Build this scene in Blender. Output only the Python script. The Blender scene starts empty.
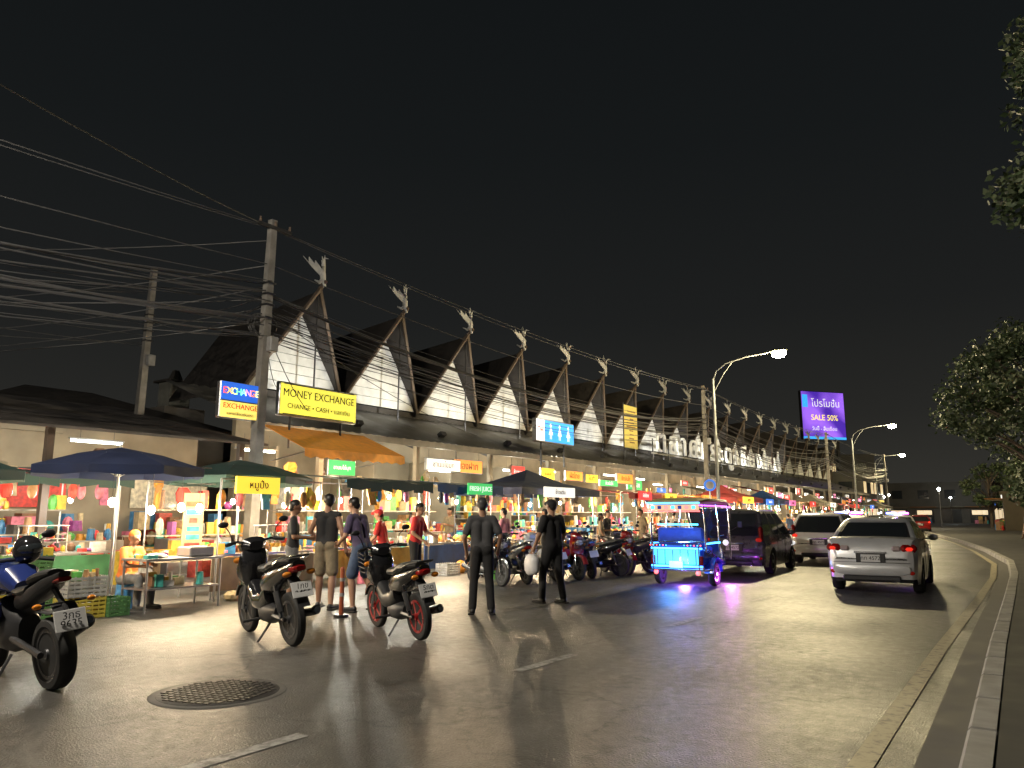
import bpy, math, random, time
import numpy as np
from mathutils import Vector, Matrix, Euler
T0=time.time()
random.seed(7)
sc=bpy.context.scene
col=bpy.context.collection
PI=math.pi
rad=math.radians
# ------------------------------------------------------------ materials
MATS={}
def M(name,c=(.5,.5,.5),rough=.6,metal=0,emit=0,ec=None,noise=.18,ns=6,bump=0,coat=0,alpha=1,spec=.5):
    if name in MATS: return MATS[name]
    m=bpy.data.materials.new(name);m.use_nodes=True
    nt=m.node_tree;b=nt.nodes["Principled BSDF"]
    b.inputs["Base Color"].default_value=(*c,1);b.inputs["Roughness"].default_value=rough
    b.inputs["Metallic"].default_value=metal
    if coat: b.inputs["Coat Weight"].default_value=coat;b.inputs["Coat Roughness"].default_value=.08
    if emit:
        b.inputs["Emission Color"].default_value=(*(ec or c),1);b.inputs["Emission Strength"].default_value=emit
    if noise:
        tc=nt.nodes.new("ShaderNodeTexCoord");n=nt.nodes.new("ShaderNodeTexNoise")
        n.inputs["Scale"].default_value=ns;n.inputs["Detail"].default_value=5
        nt.links.new(tc.outputs["Object"],n.inputs["Vector"])
        r=nt.nodes.new("ShaderNodeMapRange");r.inputs[1].default_value=.3;r.inputs[2].default_value=.7
        r.inputs[3].default_value=1-noise;r.inputs[4].default_value=1+noise
        nt.links.new(n.outputs[0],r.inputs[0])
        mx=nt.nodes.new("ShaderNodeVectorMath");mx.operation='SCALE';mx.inputs[0].default_value=c
        nt.links.new(r.outputs[0],mx.inputs["Scale"]);nt.links.new(mx.outputs[0],b.inputs["Base Color"])
        r2=nt.nodes.new("ShaderNodeMapRange");r2.inputs[1].default_value=.3;r2.inputs[2].default_value=.7
        r2.inputs[3].default_value=max(.03,rough-noise*.5);r2.inputs[4].default_value=min(1,rough+noise*.5)
        nt.links.new(n.outputs[0],r2.inputs[0]);nt.links.new(r2.outputs[0],b.inputs["Roughness"])
        if bump:
            bp=nt.nodes.new("ShaderNodeBump");bp.inputs["Strength"].default_value=bump;bp.inputs["Distance"].default_value=.02
            nt.links.new(n.outputs[0],bp.inputs["Height"]);nt.links.new(bp.outputs[0],b.inputs["Normal"])
    MATS[name]=m
    return m
# ------------------------------------------------------------ mesh builder
class MB:
    def __init__(s): s.v=[];s.f=[];s.m=[];s.mats=[];s.X=Matrix.Identity(4)
    def mi(s,mat):
        if mat not in s.mats: s.mats.append(mat)
        return s.mats.index(mat)
    def add(s,vs,fs,mat):
        o=len(s.v);X=s.X
        s.v.extend([tuple(X@Vector(p)) for p in vs]);k=s.mi(mat)
        for f in fs: s.f.append([i+o for i in f]);s.m.append(k)
    def box(s,c,size,mat,rot=None,bev=0):
        x,y,z=[a/2 for a in size];R=(Euler(rot).to_matrix() if rot else None)
        if bev:
            b=min(bev,x*.9,y*.9,z*.9)
            pts=[]
            for sx in(-1,1):
                for sy in(-1,1):
                    for sz in(-1,1):
                        pts.append([(sx*x,sy*(y-b),sz*(z-b)),(sx*(x-b),sy*y,sz*(z-b)),(sx*(x-b),sy*(y-b),sz*z)])
            vs=[Vector(p) for t in pts for p in t]
            def I(a,b_,c_,k): return (((a>0)*4+(b_>0)*2+(c_>0))*3)+k
            fs=[]
            for a in(-1,1):
                fs.append([I(a,-1,-1,0),I(a,1,-1,0),I(a,1,1,0),I(a,-1,1,0)][::a])
                fs.append([I(-1,a,-1,1),I(1,a,-1,1),I(1,a,1,1),I(-1,a,1,1)][::-a])
                fs.append([I(-1,-1,a,2),I(1,-1,a,2),I(1,1,a,2),I(-1,1,a,2)][::a])
                for b2 in(-1,1):
                    fs.append([I(a,b2,-1,0),I(a,b2,1,0),I(a,b2,1,1),I(a,b2,-1,1)][::(a*b2)])
                    fs.append([I(a,-1,b2,0),I(a,1,b2,0),I(a,1,b2,2),I(a,-1,b2,2)][::-(a*b2)])
                    fs.append([I(-1,a,b2,1),I(1,a,b2,1),I(1,a,b2,2),I(-1,a,b2,2)][::(a*b2)])
                    for c2 in(-1,1):
                        fs.append([I(a,b2,c2,0),I(a,b2,c2,1),I(a,b2,c2,2)][::(a*b2*c2)])
        else:
            vs=[Vector((sx*x,sy*y,sz*z)) for sx in(-1,1) for sy in(-1,1) for sz in(-1,1)]
            fs=[(0,1,3,2),(4,6,7,5),(0,4,5,1),(2,3,7,6),(0,2,6,4),(1,5,7,3)]
        if R: vs=[R@p for p in vs]
        cc=Vector(c);s.add([p+cc for p in vs],fs,mat)
    def cyl(s,p0,p1,r0,mat,r1=None,n=10,caps=True):
        p0=Vector(p0);p1=Vector(p1);r1=r0 if r1 is None else r1
        d=p1-p0
        if d.length<1e-6:return
        q=d.to_track_quat('Z','Y').to_matrix();vs=[]
        for P,r in((p0,r0),(p1,r1)):
            for i in range(n):
                a=2*PI*i/n;vs.append(P+q@Vector((r*math.cos(a),r*math.sin(a),0)))
        fs=[(i,(i+1)%n,n+(i+1)%n,n+i) for i in range(n)]
        if caps: fs+= [list(range(n))[::-1],list(range(n,2*n))]
        s.add(vs,fs,mat)
    def tube(s,pts,r,mat,n=6,caps=True):
        pts=[Vector(p) for p in pts];vs=[];m=len(pts)
        rs=r if isinstance(r,(list,tuple)) else [r]*m
        for i,P in enumerate(pts):
            d=(pts[min(i+1,m-1)]-pts[max(i-1,0)]).normalized()
            up=Vector((0,0,1)) if abs(d.z)<.95 else Vector((1,0,0))
            a=d.cross(up).normalized();b=a.cross(d)
            for k in range(n):
                t=2*PI*k/n;vs.append(P+a*rs[i]*math.cos(t)+b*rs[i]*math.sin(t))
        fs=[(i*n+k,i*n+(k+1)%n,(i+1)*n+(k+1)%n,(i+1)*n+k) for i in range(m-1) for k in range(n)]
        if caps: fs+=[list(range(n))[::-1],[(m-1)*n+k for k in range(n)]]
        s.add(vs,fs,mat)
    def ell(s,c,r,mat,nu=12,nv=8,rot=None):
        if not isinstance(r,(tuple,list)): r=(r,r,r)
        R=Euler(rot).to_matrix() if rot else Matrix.Identity(3);c=Vector(c)
        vs=[c+R@Vector((0,0,r[2]))]
        for j in range(1,nv):
            t=PI*j/nv
            for i in range(nu):
                a=2*PI*i/nu;vs.append(c+R@Vector((r[0]*math.sin(t)*math.cos(a),r[1]*math.sin(t)*math.sin(a),r[2]*math.cos(t))))
        vs.append(c+R@Vector((0,0,-r[2])))
        fs=[(0,1+i,1+(i+1)%nu) for i in range(nu)]
        for j in range(nv-2):
            for i in range(nu):
                a=1+j*nu+i;b=1+j*nu+(i+1)%nu;fs.append((a,a+nu,b+nu,b))
        e=len(vs)-1;o=1+(nv-2)*nu
        fs+=[(e,o+(i+1)%nu,o+i) for i in range(nu)]
        s.add(vs,fs,mat)
    def poly(s,pts,mat): s.add(pts,[list(range(len(pts)))],mat)
    def prism(s,pts,d,mat):
        d=Vector(d);n=len(pts);a=[Vector(p) for p in pts];vs=a+[p+d for p in a]
        s.add(vs,[list(range(n))[::-1],list(range(n,2*n))]+[(i,(i+1)%n,n+(i+1)%n,n+i) for i in range(n)],mat)
    def loft(s,rings,mat,caps=True,closed=True):
        n=len(rings[0]);vs=[p for r in rings for p in r];fs=[]
        for j in range(len(rings)-1):
            for i in range(n if closed else n-1): fs.append((j*n+i,j*n+(i+1)%n,(j+1)*n+(i+1)%n,(j+1)*n+i))
        if caps: fs+=[list(range(n))[::-1],[(len(rings)-1)*n+i for i in range(n)]]
        s.add(vs,fs,mat)
    def sloft(s,st,mat,n=14,p=2.6,x=0):
        rings=[]
        for t in st:
            y,z,w,h=t[:4];ti=t[4] if len(t)>4 else 0;r=[]
            for i in range(n):
                a=2*PI*i/n;ca,sa=math.cos(a),math.sin(a)
                px=abs(ca)**(2/p)*math.copysign(1,ca)*w/2;pz=abs(sa)**(2/p)*math.copysign(1,sa)*h/2
                r.append((x+px,y-pz*math.sin(ti),z+pz*math.cos(ti)))
            rings.append(r)
        s.loft(rings,mat)
    def lathe(s,c,axis,prof,mat,n=20):
        q=Vector(axis).to_track_quat('Z','Y').to_matrix();c=Vector(c);rings=[]
        for h,r in prof: rings.append([c+q@Vector((r*math.cos(2*PI*i/n),r*math.sin(2*PI*i/n),h)) for i in range(n)])
        s.loft(rings,mat,caps=True)
    def build(s,name,loc=(0,0,0),rz=0,smooth=30,parent=None):
        me=bpy.data.meshes.new(name);me.from_pydata([tuple(p) for p in s.v],[],s.f)
        for m in s.mats: me.materials.append(m)
        me.polygons.foreach_set("material_index",s.m)
        if smooth:
            me.polygons.foreach_set("use_smooth",[True]*len(s.f))
            me.set_sharp_from_angle(angle=rad(smooth))
        me.update()
        o=bpy.data.objects.new(name,me);col.objects.link(o);o.location=loc;o.rotation_euler=(0,0,rz)
        if parent: o.parent=parent
        return o
def inst(name,src,loc,rz=0,scale=1):
    o=bpy.data.objects.new(name,src.data);col.objects.link(o);o.location=loc;o.rotation_euler=(0,0,rz);o.scale=(scale,)*3
    return o
def light(name,loc,W,c=(1,.85,.65),size=.06,parent=None,kind='POINT',**k):
    l=bpy.data.lights.new(name,kind);l.energy=W;l.color=c
    if kind in('POINT','SPOT'): l.shadow_soft_size=size
    for a,b in k.items(): setattr(l,a,b)
    o=bpy.data.objects.new(name,l);col.objects.link(o);o.location=loc
    if parent: o.parent=parent
    return o
def text(body,loc,size,mat,parent=None,rz=PI/2,align='CENTER',sx=1,ext=.004,name="lettering",sp=1):
    t=bpy.data.curves.new(name,"FONT");t.body=body;t.size=size;t.align_x=align;t.align_y='CENTER';t.extrude=ext;t.space_character=sp
    t.materials.append(mat);o=bpy.data.objects.new(name,t);col.objects.link(o)
    o.location=loc;o.rotation_euler=(PI/2,0,rz);o.scale=(sx,1,1)
    if parent: o.parent=parent
    return o
def cat(p0,p1,sag,n=16):
    p0=Vector(p0);p1=Vector(p1)
    return [p0.lerp(p1,i/n)-Vector((0,0,sag*4*(i/n)*(1-i/n))) for i in range(n+1)]
# common mats
blackp=M("black_plastic",(.02,.02,.022),.45)
rubber=M("tyre_rubber",(.018,.018,.018),.8)
chrome=M("chrome",(.7,.7,.72),.15,1,noise=.05)
steel=M("brushed_steel",(.45,.45,.46),.35,.9,noise=.1)
dsteel=M("dark_metal",(.08,.08,.085),.45,.7)
seatm=M("seat_vinyl",(.02,.02,.02),.55)
plate=M("number_plate",(.6,.6,.6),.4,noise=.06)
platet=M("plate_ink",(.01,.01,.01),.5,noise=0)
redl=M("tail_lens",(.22,.008,.008),.12,noise=0)
orl=M("indicator_lens",(.6,.2,.02),.2,noise=0)
glass=M("tinted_glass",(.02,.024,.027),.04,noise=0,coat=1)
concrete=M("concrete",(.3,.29,.27),.85,bump=.3,ns=8)
woodd=M("dark_wood",(.06,.04,.03),.7,ns=9)
# ------------------------------------------------------------ camera
cam=bpy.data.cameras.new("camera");co=bpy.data.objects.new("camera",cam);col.objects.link(co);sc.camera=co
yaw=rad(35);th=math.atan(131/750)
co.location=(0,0,1.5);co.rotation_euler=(PI/2+th,0,yaw)
cam.sensor_width=36;cam.lens=36*750/1024;cam.clip_end=2000;cam.clip_start=.05
# ------------------------------------------------------------ world
w=bpy.data.worlds.new("World");sc.world=w;w.use_nodes=True;nt=w.node_tree
bg=nt.nodes["Background"];tc=nt.nodes.new("ShaderNodeTexCoord");sep=nt.nodes.new("ShaderNodeSeparateXYZ")
nt.links.new(tc.outputs["Generated"],sep.inputs[0])
cr=nt.nodes.new("ShaderNodeValToRGB");e=cr.color_ramp.elements
e[0].position=0;e[0].color=(.036,.034,.028,1);e[1].position=.7;e[1].color=(.0056,.0070,.0078,1)
x=e.new(.12);x.color=(.020,.0198,.0178,1)
x=e.new(.25);x.color=(.0125,.0132,.0130,1)
x=e.new(.45);x.color=(.0080,.0094,.0099,1)
nt.links.new(sep.outputs[2],cr.inputs[0])
sky=nt.nodes.new("ShaderNodeTexSky");sky.sky_type='NISHITA';sky.sun_disc=False;sky.sun_elevation=rad(-8);sky.sun_rotation=rad(250)
mx=nt.nodes.new("ShaderNodeMix");mx.data_type='RGBA';mx.blend_type='ADD';mx.inputs[0].default_value=.02
nt.links.new(cr.outputs[0],mx.inputs[6]);nt.links.new(sky.outputs[0],mx.inputs[7])
nt.links.new(mx.outputs[2],bg.inputs[0]);bg.inputs[1].default_value=1
sc.view_settings.view_transform='Standard';sc.view_settings.look='None';sc.view_settings.exposure=0
# ------------------------------------------------------------ ground / road
def asphalt():
    m=bpy.data.materials.new("asphalt");m.use_nodes=True;nt=m.node_tree;b=nt.nodes["Principled BSDF"];L=nt.links.new
    tc=nt.nodes.new("ShaderNodeTexCoord")
    def noise(s,d=6,sc_=None,rough=.55):
        n=nt.nodes.new("ShaderNodeTexNoise");n.inputs["Scale"].default_value=s;n.inputs["Detail"].default_value=d;n.inputs["Roughness"].default_value=rough
        if sc_:
            mp=nt.nodes.new("ShaderNodeMapping");mp.inputs["Scale"].default_value=sc_;L(tc.outputs["Object"],mp.inputs[0]);L(mp.outputs[0],n.inputs["Vector"])
        else: L(tc.outputs["Object"],n.inputs["Vector"])
        return n.outputs[0]
    def mr(i,a,b_,c,d):
        r=nt.nodes.new("ShaderNodeMapRange");r.inputs[1].default_value=a;r.inputs[2].default_value=b_;r.inputs[3].default_value=c;r.inputs[4].default_value=d;L(i,r.inputs[0]);return r.outputs[0]
    def mul(a,b_):
        q=nt.nodes.new("ShaderNodeMath");q.operation='MULTIPLY';L(a,q.inputs[0]);L(b_,q.inputs[1]);return q.outputs[0]
    big=noise(.35,6);strk=noise(1.1,5,(1.8,.10,1));midn=noise(9,6,None,.7);fine=noise(60,3);vf=noise(190,2)
    v=nt.nodes.new("ShaderNodeTexVoronoi");v.feature='DISTANCE_TO_EDGE';v.inputs["Scale"].default_value=.38
    nz=nt.nodes.new("ShaderNodeTexNoise");nz.inputs["Scale"].default_value=2;nz.inputs["Detail"].default_value=6
    L(tc.outputs["Object"],nz.inputs["Vector"]);ad=nt.nodes.new("ShaderNodeVectorMath");ad.operation='ADD'
    L(tc.outputs["Object"],ad.inputs[0]);L(nz.outputs["Color"],ad.inputs[1]);L(ad.outputs[0],v.inputs["Vector"])
    crack=mr(v.outputs["Distance"],.0,.014,.4,1)
    stain=mr(noise(1.3,4,None,.6),.60,.68,1,.62)
    cm=mul(mul(mr(big,.3,.7,.65,1.35),mr(strk,.3,.7,.66,1.34)),mul(mr(fine,.3,.7,.6,1.4),crack))
    g=mul(mul(cm,stain),mul(mr(midn,.3,.7,.72,1.28),mr(vf,.52,.72,.9,2.2)))
    c=nt.nodes.new("ShaderNodeVectorMath");c.operation='SCALE';c.inputs[0].default_value=(.066,.063,.058);L(g,c.inputs["Scale"])
    L(c.outputs[0],b.inputs["Base Color"]);L(mr(mul(big,midn),.15,.4,.34,.66),b.inputs["Roughness"])
    bp=nt.nodes.new("ShaderNodeBump");bp.inputs["Strength"].default_value=.8;bp.inputs["Distance"].default_value=.010;L(fine,bp.inputs["Height"]);L(bp.outputs[0],b.inputs["Normal"])
    return m
asp=asphalt()
g=MB();g.poly([(-400,-400,-.012),(400,-400,-.012),(400,600,-.012),(-400,600,-.012)],M("bare_ground",(.05,.048,.042),.9,ns=.5));g.build("ground",smooth=0)
KERB=[(-.42,-60),(-.42,0),(-.55,5),(-.66,10),(-.74,16),(-.84,22),(-1.1,28),(-2.2,37),(-3.9,48),(-6.1,60),(-8.8,75),(-12.5,92),(-18,112),(-30,145)]
g=MB()
for (a,b),(c,d) in zip(KERB,KERB[1:]):
    g.poly([(-12.2,b,-.0),(a,b,0),(c,d,0),(-12.2 if d<80 else c-9,d,0)],asp)
g.build("road",smooth=0)
ap=M("apron_concrete",(.11,.105,.098),.6,noise=.35,ns=1.3,bump=.2)
g=MB();g.poly([(-24,-60,.004),(-12.0,-60,.004),(-11.6,20,.004),(-12.0,100,.004),(-24,100,.004)],ap);g.build("market_pavement",smooth=0)
kc=M("kerb_stone",(.30,.29,.27),.8,noise=.35,ns=3,bump=.3);pv=M("paving",(.045,.043,.04),.8,noise=.3,ns=2,bump=.3)
g=MB()
for (a,b),(c,d) in zip(KERB,KERB[1:]):
    n=max(1,int((d-b)/1.0))
    for i in range(n):
        t0=i/n;t1=(i+1)/n-.012/max(1,(d-b)/n)
        p=Vector((a,b,0)).lerp(Vector((c,d,0)),t0);q=Vector((a,b,0)).lerp(Vector((c,d,0)),t1)
        g.prism([(p.x,p.y,-.01),(p.x+.02,p.y,.12),(p.x+.04,p.y,.14),(p.x+.18,p.y,.14),(p.x+.18,p.y,-.01)],(q.x-p.x,q.y-p.y,0),kc)
g.build("kerb",smooth=0)
g=MB();gut=M("gutter_concrete",(.095,.09,.083),.75,noise=.35,ns=2.2,bump=.2)
for (a,b),(c,d) in zip(KERB,KERB[1:]): g.poly([(a-.24,b,.004),(a,b,.004),(c,d,.004),(c-.24,d,.004)],gut)
g.build("gutter",smooth=0)
g=MB()
for (a,b),(c,d) in zip(KERB,KERB[1:]):
    g.prism([(a+.182,b,.128),(a+60,b,.128),(c+60,d,.128),(c+.182,d,.128)],(0,0,-.13),pv)
g.build("sidewalk",smooth=0)
def paint(name,c,thr):
    m=bpy.data.materials.new(name);m.use_nodes=True;nt=m.node_tree;b=nt.nodes["Principled BSDF"];L=nt.links.new
    tc=nt.nodes.new("ShaderNodeTexCoord");n=nt.nodes.new("ShaderNodeTexNoise");n.inputs["Scale"].default_value=11;n.inputs["Detail"].default_value=9;n.inputs["Roughness"].default_value=.75
    L(tc.outputs["Object"],n.inputs["Vector"]);r=nt.nodes.new("ShaderNodeValToRGB");r.color_ramp.elements[0].position=thr;r.color_ramp.elements[1].position=thr+.16
    r.color_ramp.elements[0].color=(.09,.086,.08,1);r.color_ramp.elements[1].color=(*c,1)
    L(n.outputs[0],r.inputs[0]);L(r.outputs[0],b.inputs["Base Color"]);b.inputs["Roughness"].default_value=.6
    return m
pw=paint("worn_white_paint",(.27,.265,.25),.40);py_=paint("worn_yellow_paint",(.36,.31,.20),.34)
g=MB()
for k in range(-2,18):
    y=2.6+3.7*k;x0=-4.36+max(0,y-24)*-.08
    g.poly([(x0-.06,y,.004),(x0+.06,y,.004),(x0+.06,y+1.1,.004),(x0-.06,y+1.1,.004)],pw)
def eo(y): return .44 if y<6 else max(.27,.44-(y-6)*.012)
for (a,b),(c,d) in zip(KERB[:-2],KERB[1:-1]):
    g.poly([(a-eo(b)-.14,b,.008),(a-eo(b),b,.008),(c-eo(d),d,.008),(c-eo(d)-.14,d,.008)],py_)
g.build("road_markings",smooth=0)
mm=M("cast_iron",(.035,.032,.03),.6,.3,ns=14,bump=.3);mh=M("manhole_ring",(.07,.066,.06),.8,noise=.3,ns=5)
g=MB()
g.lathe((0,0,.002),(0,0,1),[(0,.56),(.004,.55),(.005,.5)],mh,32);g.lathe((0,0,.0065),(0,0,1),[(0,.50),(.005,.49)],mm,32)
for i in range(-7,8):
    for j in range(-7,8):
        if (i*i+j*j)*.066**2<.45**2: g.box((i*.066,j*.066,.014),(.045,.045,.007),mm)
g.build("manhole_cover",(-5.95,4.12,0),.3)
# ------------------------------------------------------------ market building
Y0=16.9;SP=4.17;NG=20
wht=M("white_boards",(.72,.72,.69),.75,noise=.15,ns=2.5);roofm=M("roof_tiles",(.045,.04,.037),.75,noise=.4,ns=4,bump=.4)
beam=M("beam_wood",(.16,.12,.09),.7,ns=6);metalr=M("corrugated_roof",(.16,.155,.15),.5,.5,noise=.4,ns=1.2)
wallm=M("market_wall",(.28,.24,.18),.8,noise=.3,ns=1)
birdm=M("white_finial",(.72,.72,.70),.6,noise=.1)
g=MB()
def bird(g,x,y,z):
    X=g.X.copy();g.X=X@Matrix.Translation((x,y,z))@Matrix.Rotation(rad(18),4,'X')
    g.tube([(0,0,-.1),(.0,0,.15),(.03,0,.38),(.12,.0,.62),(.2,0,.8),(.3,0,.86)],[.05,.09,.11,.06,.035,.03],birdm,8)
    g.cyl((.28,0,.86),(.46,0,.80),.03,birdm,r1=.004,n=6)
    for sgn in(-1,1):
        g.prism([(.04,.05*sgn,.2),(-.1,.30*sgn,.62),(-.22,.50*sgn,1.05),(-.18,.34*sgn,.82),(-.16,.3*sgn,1.0),(-.08,.18*sgn,.72),(-.06,.14*sgn,.85),(.04,.04*sgn,.55)],(.03,0,.0),birdm)
    g.tube([(0,0,.2),(-.2,0,.1),(-.42,0,.22)],[.08,.06,.02],birdm,6)
    g.X=X
for i in range(NG):
    yc=Y0+SP*i;hb=SP/2-.01
    pk=(-20.1,yc,9.25);rb=(-25.5,yc,8.7)
    nb=9
    for k in range(nb):
        z0=5.72+k*3.0/nb;z1=z0+3.0/nb-.02
        h0=2.0*(1-(k)/nb);h1=2.0*(1-(k+.95)/nb)
        g.prism([(-21.1,yc-h0,z0),(-21.1,yc+h0,z0),(-21.1,yc+h1,z1),(-21.1,yc-h1,z1)],(-.06,0,0),wht)
    for sg in(-1,1):
        a=(-21.12,yc+sg*hb,5.62);b=(-25.5,yc+sg*hb,5.62)
        up=[a,pk,rb,b]
        g.prism(up,(0,0,-.10),roofm)
        A=Vector(a)+Vector((.06,0,.02));B=Vector(pk)+Vector((.06,0,.05))
        g.tube([A+Vector((0,0,.05)),B+(B-A)*.02],.07,beam,4)
    g.cyl((-20.15,yc,5.0),(-20.15,yc,9.1),.03,dsteel,n=6)
    g.cyl((-20.6,yc,8.9),(-19.75,yc,9.55),.07,beam,n=6)
    bird(g,-19.85,yc,9.45)
    g.box((-17.9,yc,4.42),(.22,.3,.16),dsteel,rot=(0,rad(-30),0),bev=.02)  # invented lamp housing, added to go with the gable fill spots
g.box((-21.4,Y0+SP*(NG-1)/2,5.55),(.3,SP*NG,.3),roofm)
g.box((-21.5,Y0+SP*(NG-1)/2,2.72),(.2,SP*NG,5.4),wallm)
ys=Y0-SP/2-2.6;ye=Y0+SP*(NG-.5)+.5;n=int((ye-ys)/.19)
vs=[];fs=[]
for i in range(n+1):
    y=ys+(ye-ys)*i/n;dz=.022 if i%2 else -.022
    vs+=[(-21.3,y,5.5+dz),(-17.0,y,3.97+dz)]
fs=[(2*i,2*i+1,2*i+3,2*i+2) for i in range(n)];g.add(vs,fs,metalr)
g.box((-16.98,(ys+ye)/2,3.86),(.06,ye-ys,.2),M("fascia",(.22,.2,.17),.6,noise=.3,ns=2))
for i in range(NG+1):
    y=Y0+SP*(i-.5)
    g.box((-17.25,y,1.95),(.16,.16,3.9),wallm);g.box((-19.25,y,4.45),(4.2,.08,.12),dsteel,rot=(0,rad(19.6),0))
    g.box((-20.3,y,1.8),(2.2,.1,3.6),wallm)
mk=g.build("market_building",smooth=25)
for i in range(15):
    yc=Y0+SP*i
    l=light("added_gable_fill",(-17.8,yc,4.62),620,(1,.98,.90),.08,mk,'SPOT',spot_size=rad(60),spot_blend=.6)  # added fill spot that brightens the white gable, not a known fixture
    l.rotation_euler=(Vector((-21.1,yc,6.9))-Vector((-17.8,yc,4.62))).to_track_quat('-Z','Y').to_euler()
lw=M("sign_letters_white",(.7,.7,.64),.5,emit=.28,ec=(1,.96,.85),noise=0)
g=MB();g.box((-19.1,55.6,5.2),(.08,27.5,.08),dsteel);g.box((-19.1,55.6,6.2),(.05,27.5,.05),dsteel)
for k in range(12): g.box((-19.12,42.2+k*2.4,5.3),(.06,.06,1.6),dsteel)
ms=g.build("market_name_sign")
text("ตลาดประตูเชียงใหม่",(-19.0,55.6,5.95),2.05,lw,ms,sx=1.32,ext=.05,sp=1.24)
# ------------------------------------------------------------ goods helpers
PAL=[(.65,.05,.04),(.7,.30,.04),(.65,.48,.06),(.1,.36,.07),(.05,.2,.42),(.55,.53,.5),(.3,.05,.25),(.4,.22,.1),(.7,.2,.3),(.06,.36,.32),(.7,.65,.52),(.2,.1,.05),(.35,.25,.14),(.05,.05,.05),(.5,.4,.24),(.55,.08,.06),(.7,.4,.06)]
GM=[M("goods_%d"%i,c,.45,noise=.35,ns=9) for i,c in enumerate(PAL)]
def goods(g,x0,x1,y0,y1,z,n,s=(.08,.2),hz=(.06,.22)):
    for _ in range(n):
        x=random.uniform(x0,x1);y=random.uniform(y0,y1);a=random.uniform(*s);h=random.uniform(*hz);m=random.choice(GM);k=random.random()
        if k<.45: g.box((x,y,z+h/2),(a,a*random.uniform(.7,1.4),h),m,rot=(0,0,random.uniform(-.4,.4)))
        elif k<.7: g.cyl((x,y,z),(x,y,z+h),a*.4,m,r1=a*.32,n=8)
        else: g.ell((x,y,z+h*.4),(a*.5,a*.5,h*.5),m,8,5)
def pile(g,x,y,z,r,m):
    for k in range(16):
        a=random.uniform(0,6.28);q=random.random()*r;g.ell((x+q*math.cos(a),y+q*math.sin(a),z+.03+(r-q)*.5),(.035,.035,.035),m,6,4)
def garment(g,x,y,z,m,w=.42,h=.6):
    dx=random.uniform(-.05,.05)
    g.prism([(x,y-w*.25,z),(x,y+w*.25,z),(x+dx,y+w*.5,z-.12),(x+dx,y+w*.42,z-.28),(x,y+w*.3,z-.22),(x+dx*2,y+w*.33,z-h),(x+dx*2,y-w*.33,z-h),(x,y-w*.3,z-.22),(x+dx,y-w*.42,z-.28),(x+dx,y-w*.5,z-.12)],(-.04,0,0),m)
wb=M("shelf_board",(.32,.28,.22),.6)
g=MB()
for i in range(-4,NG):
    y0=Y0+SP*(i-.5)+.15;kind=random.choice(['shelf','hang','heap','shelf2'])
    if i>=12: kind='heap'
    if kind.startswith('shelf'):
        for z in ((.8,1.35,1.9,2.4) if kind=='shelf' else (.7,1.5,2.3)):
            g.box((-21.05,y0+SP/2-.15,z-.02),(.55,SP-.4,.03),wb);y=y0+.1
            while y<y0+SP-.5:
                wd=random.uniform(.08,.34);h=random.uniform(.08,.46)
                if random.random()<.88: g.box((-20.95+random.uniform(-.12,.08),y+wd/2,z+h/2),(.22,wd*.92,h),random.choice(GM),rot=(0,0,random.uniform(-.2,.2)))
                y+=wd
    elif kind=='hang':
        for z in(2.7,1.7):
            for k in range(9): garment(g,-20.7+random.uniform(-.2,.3),y0+.3+k*.4,z+random.uniform(-.08,.08),random.choice(GM),h=random.uniform(.5,.85))
    else:
        for z in(.3,.7,1.1): goods(g,-21.1,-20.2,y0+.2,y0+SP-.5,z,14,(.2,.5),(.2,.5))
        g.box((-21.36,y0+1.9,2.2),(.03,2.4,1.0),random.choice(GM))
    g.box((-18.9,y0+1.8,.45),(.7,3.0,.9),random.choice([wb,steel,GM[4],GM[12]]),bev=.02)
    goods(g,-19.2,-18.6,y0+.4,y0+3.2,.9,30 if i<10 else 10,(.1,.28),(.08,.4))
    if i<10:
        for k in range(7): garment(g,-17.6+random.uniform(-.3,.4),y0+.3+random.uniform(0,3.2),random.uniform(2.2,3.1),random.choice(GM),w=random.uniform(.15,.45),h=random.uniform(.25,.7))
        goods(g,-18.2,-16.4,y0+.2,y0+3.8,0,10,(.25,.55),(.25,.9))
g.build("shop_shelves",smooth=0)
def emat(name,c,s): return M(name,c,.4,emit=s,noise=0)
SC=[("yellow",(1,.70,.06)),("red",(.85,.05,.04)),("white",(.95,.93,.85)),("blue",(.05,.2,.8)),("green",(.05,.5,.13)),("orange",(1,.33,.05)),("pink",(.9,.2,.45))]
tl=M("tube_light",(1,1,1),.3,emit=14,ec=(.92,1,.90),noise=0)
words=["ข้าวมันไก่","ก๋วยเตี๋ยว","น้ำผลไม้","ผัดไทย","ส้มตำ","ของฝาก","ข้าวซอย","ชานมไข่มุก","โจ๊ก","ร้านค้า"]
inkd=M("sign_ink_dark",(.05,.01,.01),.6,noise=0);inkw=M("sign_ink_white",(.9,.9,.9),.6,emit=.8,noise=0);inkr=M("sign_ink_red",(.6,.01,.01),.6,noise=0,emit=.3)
canv=[M("canvas_%d"%i,c,.75,noise=.3,ns=2) for i,c in enumerate([(.012,.02,.06),(.24,.21,.15),(.25,.03,.03),(.02,.05,.045),(.025,.07,.19),(.40,.17,.04)])]
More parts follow.
